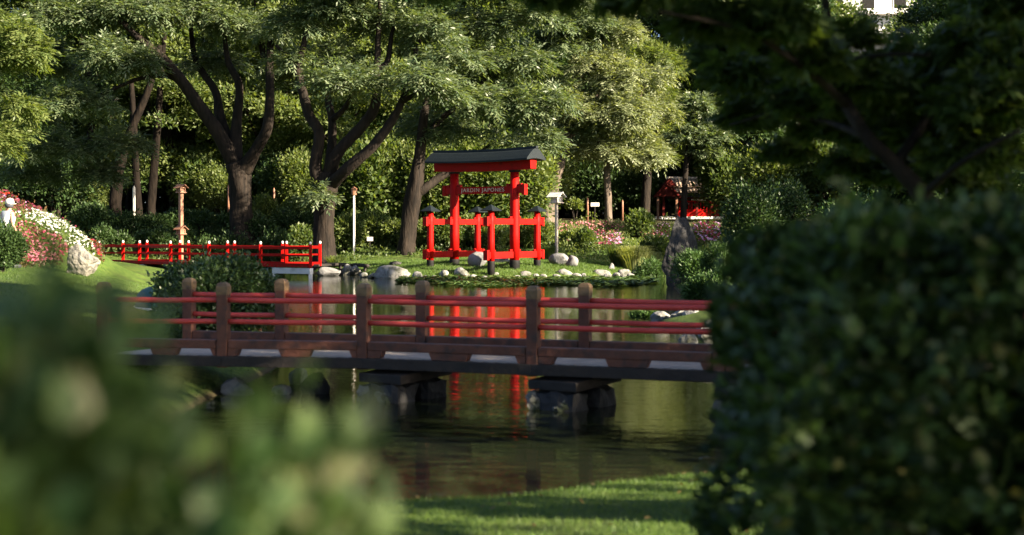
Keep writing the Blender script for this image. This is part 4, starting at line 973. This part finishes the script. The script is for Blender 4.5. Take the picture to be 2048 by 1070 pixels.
# ------------------------------------------------------------------ reeds and tufts
def tuft(name, label, x, y, n, h, spread, m, seed, wd=.03, cat_='plant', group=None, z=None):
    rg = np.random.default_rng(seed); z0 = gz(x, y) if z is None else z; t = thing(name, label, cat_, (x, y, z0), group=group)
    a = rg.random(n) * 6.283; rr = np.sqrt(rg.random(n)) * spread * .5; b = np.stack([np.cos(a) * rr, np.sin(a) * rr, np.zeros(n) - .03], 1)
    out = np.stack([np.cos(a), np.sin(a), np.zeros(n)], 1) * (.2 + .8 * rg.random(n))[:, None]; hh = (h * (.6 + .4 * rg.random(n)))[:, None]; up = np.array((0, 0, 1.))
    s = np.stack([-np.sin(a), np.cos(a), np.zeros(n)], 1) * wd / 2; sp = spread
    p1 = b + up * hh * .55 + out * sp * .25; p2 = b + up * hh * .95 + out * sp * .65; p3 = b + up * hh * .9 + out * sp * 1.0
    v = np.stack([b - s, b + s, p1 - s, p1 + s, p2 - s * .7, p2 + s * .7, p3], 1).reshape(-1, 3); i = (np.arange(n) * 7)[:, None]
    f = np.concatenate([i + np.array(q) for q in ((0, 1, 3), (0, 3, 2), (2, 3, 5), (2, 5, 4), (4, 5, 6))]); obj('blades', npmesh('blades', v, f), M[m], t)
    obj('crown_base', moved(lathe([(spread * .3, -.05), (spread * .25, .06), (spread * .08, .12)], 8)), M['dark_timber'], t); return t
for px, Y, n, h, sp, m, lab in [(1268, 63.6, 900, 1.25, .85, 'reed', 'pale arching clump of ornamental grass at the channel mouth'), (1238, 64.6, 500, 1.15, .7, 'leaf_wood', 'dark green sword-leaved clump beside the pale grass'), (1298, 65.6, 500, 1.0, .7, 'reed', 'pale grass clump next to the low juniper mat'),
        (1098, 66, 160, .8, .45, 'leaf_wood', 'spiky green clump behind the end of the torii'), (672, 66, 160, .6, .6, 'leaf_yellow', 'spiky yellow-green clump at the foot of the gnarled tree'), (185, 56, 160, 1.1, .6, 'leaf_wood', 'sword-leaved plant behind the red flowers')]:
    tuft('grass_clump', lab, (px - 1024) / F * Y, Y, n, h, sp, m, int(px), group='leafy clumps by the pond')
tuft('flowering_grass', 'orange tipped grass heads behind the clipped round bush', (460 - 1024) / F * 24, 24, 60, .95, .5, 'leaf_yellow', 91, .02, z=gz((460 - 1024) / F * 24, 24) - .02)
# small round tree in the bed
shrub_px('garden_shrub', 'little round-headed shrub on a thin stem behind the white lantern post', 1150, 415, 20, 20, 80, 'leaf_yellow', n=1400, ln=.14, wd=.08, lobes=6, hug=False, group='shrubs around the pond', seed=777)

# ------------------------------------------------------------------ grass (stuff)
def grass(name, label, x, y, h, w_, m, seed):
    rg = np.random.default_rng(seed); n = len(x); z = ground(x, y); k = z > .05; x, y, z = x[k], y[k], z[k]; n = len(x)
    a = rg.random(n) * 6.283; hh = h * (.5 + rg.random(n)); b = np.stack([x, y, z - .01], 1); s = np.stack([np.cos(a), np.sin(a), np.zeros(n)], 1) * w_ / 2
    tip = b + np.stack([rg.normal(size=n) * .45, rg.normal(size=n) * .45, np.ones(n)], 1) * hh[:, None]
    v = np.stack([b - s, b + s, tip], 1).reshape(-1, 3); o = obj(name, npmesh(name, v, np.arange(len(v)).reshape(-1, 3)), M[m]); return tag(o, label, 'grass', kind='stuff')
n = 90000; grass('near_lawn_grass', 'short mown grass of the near lawn by the water', R.uniform(-2.5, 4, n), R.uniform(6.3, 11.6, n), .035, .006, 'grass', 5)
n = 60000; grass('island_grass', 'grass growing on the torii island and along its shore', R.uniform(-9, 8, n), R.uniform(58.2, 67, n), .09, .02, 'grass', 6)
n = 50000; grass('bank_grass', 'grass of the left lawn bank by the pond', R.uniform(-17, -3, n), R.uniform(14, 46, n), .05, .012, 'grass', 8)
# lily leaves
rg = np.random.default_rng(9); n = 5200; x = rg.uniform(-4.5, 5.6, n); y = 58 - 9 * rg.random(n) ** 1.4
k = (shore(x, y) < -.05) & (y > 50.3 + 3.2 * np.abs((x - .8) / 5.5) ** 2 + 1.2 * np.sin(x * 1.3)); x, y = x[k], y[k]; n = len(x)
r = .06 + .10 * rg.random(n); v = []; f = []
ang = np.arange(9) * (2 * math.pi - .5) / 8 + .25; rot = rg.random(n) * 6.283; til = rg.normal(size=(n, 2)) * .25; hz = .012 + .10 * rg.random(n) ** 3
cx = np.cos(ang[None] + rot[:, None]) * r[:, None]; cyy = np.sin(ang[None] + rot[:, None]) * r[:, None]
ring = np.stack([x[:, None] + cx, y[:, None] + cyy, hz[:, None] + np.abs(til[:, :1] * cx + til[:, 1:] * cyy)], -1)
ctr = np.stack([x, y, hz], -1)[:, None]; v = np.concatenate([ctr, ring], 1).reshape(-1, 3); i = (np.arange(n) * 10)[:, None]
f = np.concatenate([i + np.array((0, q, q + 1)) for q in range(1, 9)]); tag(obj('lily_leaves', npmesh('lily', v, f), M['lily']), 'floating water lily leaves in front of the torii island', 'water lilies', kind='stuff')

# ------------------------------------------------------------------ person
def person():
    Y = 37.0; x = (14 - 1024) / F * Y; z0 = gz(x, Y)
    t = thing('person', 'person in white cap and white sleeveless shirt walking by the flower bank', 'person', (x, Y, z0), math.radians(-35))
    J = [((0, 0, .95), .15), ((0, .01, 1.10), .145), ((0, .03, 1.28), .17), ((0, .04, 1.42), .13), ((0, .055, 1.50), .058), ((0, .07, 1.56), .062), ((0, .085, 1.64), .098), ((0, .08, 1.72), .085)]
    E = [(i, i + 1) for i in range(7)]
    def chain(s, pts):
        p = s
        for c, r in pts: J.append((c, r)); E.append((p, len(J) - 1)); p = len(J) - 1
        return p
    for sx in (-1, 1):
        wri = chain(3, [((sx * .17, .03, 1.42), .062), ((sx * .25, -.02, 1.14), .042), ((sx * .27, .10, .92), .030), ((sx * .275, .14, .86), .034)])
        for k in range(4): chain(wri, [((sx * (.26 + .014 * k), .17 + .004 * k, .80), .009), ((sx * (.262 + .013 * k), .175, .765), .008)])
        chain(wri, [((sx * .245, .165, .83), .010), ((sx * .24, .185, .80), .009)])
        chain(0, [((sx * .095, .01, .86), .105), ((sx * .10, sx * .10 + .02, .48), .062), ((sx * .10, sx * .16 - .05, .09), .042), ((sx * .11, sx * .16 + .08, .04), .038)])
    chain(6, [((0, .185, 1.635), .018)])
    me = bpy.data.meshes.new('body'); me.from_pydata([j[0] for j in J], E, []); o = obj('body', me, M['skin'])
    md = o.modifiers.new('skin', 'SKIN'); 
    for i, sv in enumerate(me.skin_vertices[0].data): sv.radius = (J[i][1],) * 2; sv.use_root = (i == 0)
    o.modifiers.new('sub', 'SUBSURF').levels = 2
    bpy.context.view_layer.update(); m2 = bpy.data.meshes.new_from_object(o.evaluated_get(bpy.context.evaluated_depsgraph_get()))
    o.modifiers.clear(); o.data = m2; o.parent = t; m2.polygons.foreach_set('use_smooth', np.ones(len(m2.polygons), bool))
    if not len(m2.materials): m2.materials.append(M['skin'])
    def shell_of(zlo, zhi, off, xmax, name, m):
        bm = bmesh.new(); bm.from_mesh(m2); bm.normal_update()
        for v in bm.verts: v.co += v.normal * off
        bmesh.ops.delete(bm, geom=[v for v in bm.verts if not (zlo < v.co.z < zhi and abs(v.co.x) < xmax(v.co.z))], context='VERTS')
        s = bmesh_to(name, bm); s.materials.clear(); obj(name, s, M[m], t, True)
    shell_of(.90, 1.50, .022, lambda z: .20 if z > 1.36 else .185, 'shirt', 'shirt'); shell_of(.42, .96, .02, lambda z: .21, 'shorts', 'denim')
    cap = obj('cap', moved(lathe([(.113, -.02), (.113, .04), (.10, .09), (.06, .125), (.01, .135)], 18), (0, .08, 1.68)), M['white'], t, True)
    obj('brim', moved(lathe([(.09, 0), (.095, .012)], 16), (0, .17, 1.665)), M['white'], cap)
    obj('strap', tube([(-.12, -.09, 1.45, .018), (0, -.15, 1.30, .018), (.10, -.15, 1.12, .018), (.15, -.1, 1.0, .018)], 6), M['strap'], t)
    obj('hair', moved(lathe([(.095, -.08), (.107, -.03), (.106, .02)], 16), (0, .065, 1.65)), M['denim'], t, True)
    for sx in (-1, 1): obj('shoe', moved(box((0, 0, 0), (.095, .26, .09), .03), (sx * .105, sx * .16 + .05, .045)), M['strap'], t)
person()

# ------------------------------------------------------------------ near hedge on the right
def near_hedge():
    rg = np.random.default_rng(31); t = thing('clipped_hedge', 'tall clipped dark hedge close by on the near lawn', 'hedge', (2.2, 3.95, gz(2.2, 3.95))); off = np.array(t.location)
    x0, x1, y0, y1, zb, ztp = .68, 4.3, 3.3, 4.6, off[2], 2.005
    n = 78000; face = rg.random(n); p = np.empty((n, 3)); d = np.empty((n, 3)); dep = rg.random(n) ** 1.25 * .42
    u, v = rg.random(n), rg.random(n)
    fr = face < .46; le = (face >= .46) & (face < .72); tp = face >= .72
    p[fr] = np.stack([x0 + (x1 - x0) * u[fr], y0 + dep[fr], zb + (ztp - zb) * v[fr]], 1); d[fr] = (0, -1, .25)
    p[le] = np.stack([x0 + dep[le], y0 + (y1 - y0) * u[le], zb + (ztp - zb) * v[le]], 1); d[le] = (-1, 0, .25)
    p[tp] = np.stack([x0 + (x1 - x0) * u[tp], y0 + (y1 - y0) * v[tp], ztp - dep[tp]], 1); d[tp] = (0, 0, 1)
    # rounded shoulders and an uneven, bulging surface
    zr = (p[:, 2] - zb) / (ztp - zb); bul = .09 * np.sin(p[:, 0] * 4 + 1) * np.sin(p[:, 2] * 5) + .06 * np.sin(p[:, 1] * 7 + p[:, 2] * 5)
    p[:, 0] += np.where(p[:, 0] < x0 + .5, .16 * np.clip((zr - .82) / .18, 0, 1) ** 2 + .10 * (1 - np.clip(zr / .35, 0, 1)) - .04 * np.sin(zr * 3.1) + .05 * np.sin(p[:, 2] * 7 + 1) * np.sin(p[:, 1] * 4), 0); p[:, 1] += bul; p[:, 2] += (.03 * np.sin(p[:, 0] * 6) + .02 * np.sin(p[:, 0] * 15 + p[:, 1] * 9)) * (zr > .7) + rg.normal(size=n) * .012
    # hollows between the clumps, deeper towards the bottom
    hol = np.array([mnoise.fractal(Vector(q) * 5.5, 1, 2, 3) for q in p]) + .25 * rg.normal(size=n)
    keep = (hol > -.05 + .25 * (1 - zr)) | (dep > .30); p, d = p[keep], d[keep]
    p = p + unit(d) * (.05 * np.clip(hol[keep], -.5, 1))[:, None]
    v_, f_ = sprigs(p, unit(d), .046, .028, .3, rg, True)
    obj('foliage', npmesh('foliage', v_ - off, f_), M['leaf_hedge'], t)
    # inner twigs
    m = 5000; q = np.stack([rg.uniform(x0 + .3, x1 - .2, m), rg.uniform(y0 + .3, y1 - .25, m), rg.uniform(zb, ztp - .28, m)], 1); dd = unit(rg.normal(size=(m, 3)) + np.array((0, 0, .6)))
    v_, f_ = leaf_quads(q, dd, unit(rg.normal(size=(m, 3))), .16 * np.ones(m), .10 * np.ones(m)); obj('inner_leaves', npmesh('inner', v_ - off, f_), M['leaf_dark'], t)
    for i in range(9):
        x = x0 + .3 + i * .38; y = 3.95 + rg.normal() * .1
        obj('stem', tube([(x - off[0], y - off[1], -.1, .025), (x - off[0] + rg.normal() * .05, y - off[1], .6, .018), (x - off[0] + rg.normal() * .1, y - off[1], 1.3, .008)], 6, .1), M['bark'], t)
    # loose shoots standing off the face
    for i in range(64):
        x = rg.uniform(x0, 2.3); z = rg.uniform(.8, 2.0) if i % 2 else 1.99; y = y0 + .03; e = np.array((x + rg.normal() * .05, y - rg.uniform(.03, .14) + (.5 * rg.random() if z > 1.98 else 0), z + rg.uniform(.02, .12)))
        k = np.linspace(.2, 1, 7)[:, None]; c = np.array((x, y, z)) * (1 - k) + e * k; v_, f_ = sprigs(c, unit(rg.normal(size=(7, 3)) + np.array((0, -.6, .3))), .05, .03, .3, rg, True)
        obj('shoot', npmesh('shoot', v_ - off, f_), M['leaf_hedge'], t)
near_hedge()
# ------------------------------------------------------------------ front shrub on the left, close to the lens
def front_shrub():
    rg = np.random.default_rng(33); t = thing('front_shrub', 'leafy shrub close to the lens, out of focus, with some pale leaves', 'shrub', (-.62, 1.25, gz(-.62, 1.25))); off = np.array(t.location); out = []
    for c, r, n in [((-.72, 1.2, 1.53), (.34, .30, .39), 8000), ((-.225, 1.15, 1.45), (.155, .24, .32), 11000), ((-.48, 1.15, 1.50), (.26, .26, .40), 10000), ((-.385, 1.15, 1.60), (.11, .16, .305), 3200), ((-.6, 1.35, 1.0), (.42, .35, .5), 3000), ((-.28, 1.25, 1.1), (.26, .28, .50), 7500), ((-.86, 1.15, 1.54), (.3, .3, .35), 4000)]:
        p, d = pad_points(c, r, n, shell=.6, rg=rg); out.append(sprigs(p, d, .036, .024, .35, rg, True))
    v, f = cat(out); obj('foliage', npmesh('foliage', v - off, f), M['leaf_front'], t)
    for i in range(6):
        a = i * 1.05; obj('stem', tube([(math.cos(a) * .04, math.sin(a) * .04, -.1, .016), (math.cos(a) * .12, math.sin(a) * .1, .5, .012), (math.cos(a) * .22, math.sin(a) * .16, 1.15, .005)], 6, .1), M['bark'], t)
front_shrub()

# ------------------------------------------------------------------ overhanging maple on the right
def maple():
    rg = np.random.default_rng(35); Y = 7.0
    base = P(1905, 470, Y); bx2, by2 = base.x, base.y; z0 = gz(bx2, by2)
    t = thing('maple_tree', 'dark leaning maple overhanging the pond above the near hedge', 'tree', (bx2, by2, z0)); off = Vector(t.location)
    tr = tube_px([(1940, 560, 25), (1900, 470, 22), (1845, 390, 19), (1790, 330, 16), (1735, 275, 14), (1690, 200, 12, .1), (1665, 130, 10, .2), (1655, 40, 8, .3), (1640, -80, 6, .3)], Y)
    tr = [(bx2 + .28, by2, z0 - .2, .11), (bx2 + .22, by2, z0 + .4, .095)] + tr
    obj('trunk', moved(tube(tr, 12, .08), -off), M['bark'], t)
    lim = [[(1700, 215, 10, .1), (1600, 130, 7, -.3), (1480, 60, 5, -.6), (1330, 25, 4, -.9), (1180, -10, 3, -1.2), (1050, -40, 2, -1.6)], [(1790, 330, 12), (1880, 200, 8, .5), (1960, 90, 6, .8), (2050, 0, 4, 1)], [(1735, 275, 8), (1640, 240, 5, .6), (1540, 230, 4, 1), (1460, 250, 2, 1.2)],
        [(1668, 130, 6, .2), (1760, 110, 5, -.2), (1860, 110, 3, -.4)], [(1845, 390, 9), (1930, 320, 6, -.4), (2040, 260, 4, -.6)]]
    for l in lim: obj('limb', moved(tube(tube_px(l, Y), 8, .08), -off), M['bark'], t)
    pads = [(1300, -10, 110, 38, -.9), (1420, 30, 110, 45, -.6), (1545, 60, 110, 50, -.4), (1640, 110, 80, 55, -.2), (1480, 150, 90, 45, .8), (1580, 210, 90, 50, .8), (1500, 250, 70, 40, 1.2), (1680, 75, 50, 34, .4), (1720, 165, 90, 48, .2), (1800, 200, 110, 60, .6), (1920, 130, 100, 55, .5), (2000, 50, 100, 60, .8),
        (1960, 220, 120, 70, 0), (2040, 150, 100, 70, 0), (1880, 290, 110, 50, .6), (2000, 320, 110, 55, -.2), (1760, 290, 90, 45, 1.0), (1650, 270, 70, 45, 1.2), (2060, -40, 120, 60, 0), (1400, -60, 260, 40, 0), (1120, -22, 70, 22, -1.6), (1020, -18, 45, 24, -1.9), (930, -12, 36, 20, -2.0), (850, 0, 30, 20, -2.1), (1240, 30, 60, 26, -1.0), (1700, 340, 70, 40, 1.6), (1820, 360, 80, 40, 1.4), (1930, 370, 100, 40, 1.0), (1560, 320, 60, 30, 2.0), (2030, 400, 80, 50, .4), (1620, 160, 80, 60, 1.6), (1430, 120, 70, 50, 1.6), (1930, 40, 60, 50, 1.2), (1760, 160, 90, 55, 1.4), (1560, 120, 90, 60, 1.8), (1660, 210, 90, 60, 2.0), (1850, 170, 90, 60, 1.8), (1950, 290, 90, 60, 1.6), (1480, 200, 70, 45, 2.0), (1730, 260, 80, 50, 2.2), (1840, 320, 90, 40, 2.2)]
    out = []
    for px, py, rx, rz, dy in pads:
        y = Y + dy; s = y / F; c = P(px, py, y); r = (rx * s * .8, (rx + rz) * s * .55, rz * s * 1.35); c = c + Vector((rg.normal() * .03, rg.normal() * .2, rg.normal() * .03))
        n = int(5600 * (r[0] * r[2] + r[0] * r[1] + r[1] * r[2])); p, d = pad_points(c, r, n, shell=.8, rg=rg)
        # palmate leaf: five narrow lobes spread from the stalk, hanging a little
        ax0 = unit(d * np.array((1, 1, .3)) + rg.normal(size=(n, 3)) * .5 + np.array((0, 0, -.35))); nn = unit(np.array((0, 0, 1.)) + rg.normal(size=(n, 3)) * .45 + d * .3); sd = unit(np.cross(ax0, nn)); L = .078 * (.7 + .6 * rg.random(n))
        for a, kl in ((-1.25, .62), (-.62, .88), (0, 1), (.62, .88), (1.25, .62)):
            out.append(leaf_quads(p, unit(ax0 * math.cos(a) + sd * math.sin(a)), nn, L * kl, L * kl * .34))
    v, f = cat(out); obj('crown', npmesh('crown', v - np.array(off), f), M['leaf_maple'], t)
maple()
# trees of the near right bank, which keep the near side in the shade
for i, (x, y, k, sc) in enumerate([(9.6, -.6, 4, .6), (12.5, 10, 4, .8), (16, 20, 4, .85), (17, 32, 4, .8), (19, 44, 3, .85), (22, 57, 4, .85), (14, 12, 3, .8), (25, 70, 4, .8)]):
    plant(k, x, y, sc, i * 1.3, ['dark broad tree', 'dark low tree', 'dark tall tree'][i % 3] + ' on the bank ' + ['beside the near hedge', 'beyond the near bridge', 'beyond the pale rock heap', 'beyond the tall dark stone'][min(3, i // 3)], 'trees on the bank beyond the near hedge')

# ------------------------------------------------------------------ the far wood, one mass
rg = np.random.default_rng(77); n = 60000; px = rg.uniform(-300, 2350, n); yy = rg.uniform(128, 146, n); xx = (px - 1024) / F * yy
top = 15 + 3 * np.sin(xx * .35) + 2 * np.sin(xx * .83 + 1); top = np.where((px > 1720) & (px < 1880), 11, top)
p = np.stack([xx, yy, 2 + top * rg.random(n)], 1); v, f = sprigs(p, unit(rg.normal(size=(n, 3)) + np.array((0, -.5, .3))), 1.0, .6, .1, rg)
tag(obj('far_wood', npmesh('far_wood', v, f), M['leaf_dark']), 'dense dark mass of the far wood beyond the garden trees', 'wood', kind='stuff')

# ------------------------------------------------------------------ unseen trees added to shade the near side
def shade_canopy(x0, y0, label, bx3, n, seed):
    rg = np.random.default_rng(seed); z0 = gz(x0, y0)
    t = thing('shade_canopy', label, 'tree', (x0, y0, z0)); out = []
    obj('trunk', tube([(0, 0, -.3, .40), (0, 0, .4, .30), (-.1, .1, 2.4, .25), (-.2, .2, 4.2, .20), (-.3, .3, 6.2, .10)], 12, .1), M['bark'], t)  # trunk of the unseen added tree
    for i in range(n):
        c = np.array((rg.uniform(bx3[0], bx3[1]), rg.uniform(bx3[2], bx3[3]), rg.uniform(bx3[4], bx3[5]))); r = 1.0 + .6 * rg.random()
        if i % 5 == 0: obj('limb', tube([(-.1, .1, 3.4, .13), (c[0] * .5, c[1] * .5, 4.6, .09), (c[0], c[1], c[2], .03)], 7, .1), M['bark'], t)
        p, d = pad_points(c, (r * 1.3, r * 1.3, r * .6), int(330 * r * r), rg=rg); out.append(sprigs(p, d, .22, .11, -.1, rg))
    v, f = cat(out); obj('crown', npmesh('crown', v, f), M['leaf_wood'], t)
shade_canopy(5.6, .9, 'unseen broad tree added to shade the near hedge', (-3.6, 3.4, -3.6, 6.0, 4.4, 7.2), 34, 91)
shade_canopy(10.6, 3.8, 'unseen high crowned tree added to shade the overhanging maple', (-2.6, 2.6, -2.2, 3.2, 6.2, 9.2), 26, 92)
# ------------------------------------------------------------------ leafy ground cover on the slopes, fallen leaves
def ground_cover(name, label, box_, n, m, seed, keep=None, ln=.13, hh=.16):
    rg = np.random.default_rng(seed); x = rg.uniform(box_[0], box_[1], n); y = rg.uniform(box_[2], box_[3], n); z = ground(x, y)
    lump = np.array([mnoise.fractal(Vector((a_ * .8, b_ * .8, seed)), 1, 2, 3) for a_, b_ in zip(x, y)]); k = (z > .2) & (lump > -.1)
    p = np.stack([x, y, z + hh * (.2 + 1.6 * np.clip(lump + .15, 0, 1)) * rg.random(n)], 1)[k]; v, f = sprigs(p, unit(rg.normal(size=p.shape) + np.array((0, 0, 1.))), ln, ln * .5, .4, rg)
    tag(obj(name, npmesh(name, v, f), M[m]), label, 'ground cover', kind='stuff')
ground_cover('leafy_ground_cover', 'sunlit leafy ground cover on the slope around the pink flower beds', (2.2, 13, 66.5, 80), 26000, 'leaf_yellow', 3, hh=.45)
ground_cover('shade_ground_cover', 'low dark ground cover under the large trees', (-24, 2, 67.5, 80), 26000, 'leaf_wood', 4, hh=.3)
rg = np.random.default_rng(12); n = 420; x = np.concatenate([rg.uniform(-2.5, 3, 220), rg.uniform(-8, 7, 200)]); y = np.concatenate([rg.uniform(6.5, 11, 220), rg.uniform(58.5, 66, 200)]); z = ground(x, y); k = z > .1
p = np.stack([x, y, z + .035], 1)[k]; v, f = leaf_quads(p, unit(np.stack([rg.normal(size=len(p)), rg.normal(size=len(p)), rg.normal(size=len(p)) * .3], 1)), unit(rg.normal(size=p.shape) * .3 + np.array((0, 0, 1.))), .05 * np.ones(len(p)), .03 * np.ones(len(p)))
M['dead_leaf'] = leafmat('dead_leaf', (.12, .07, .025), (.26, .19, .08), .2, .7, .2)
tag(obj('fallen_leaves', npmesh('fallen', v, f), M['dead_leaf']), 'dry fallen leaves scattered over the grass', 'fallen leaves', kind='stuff')
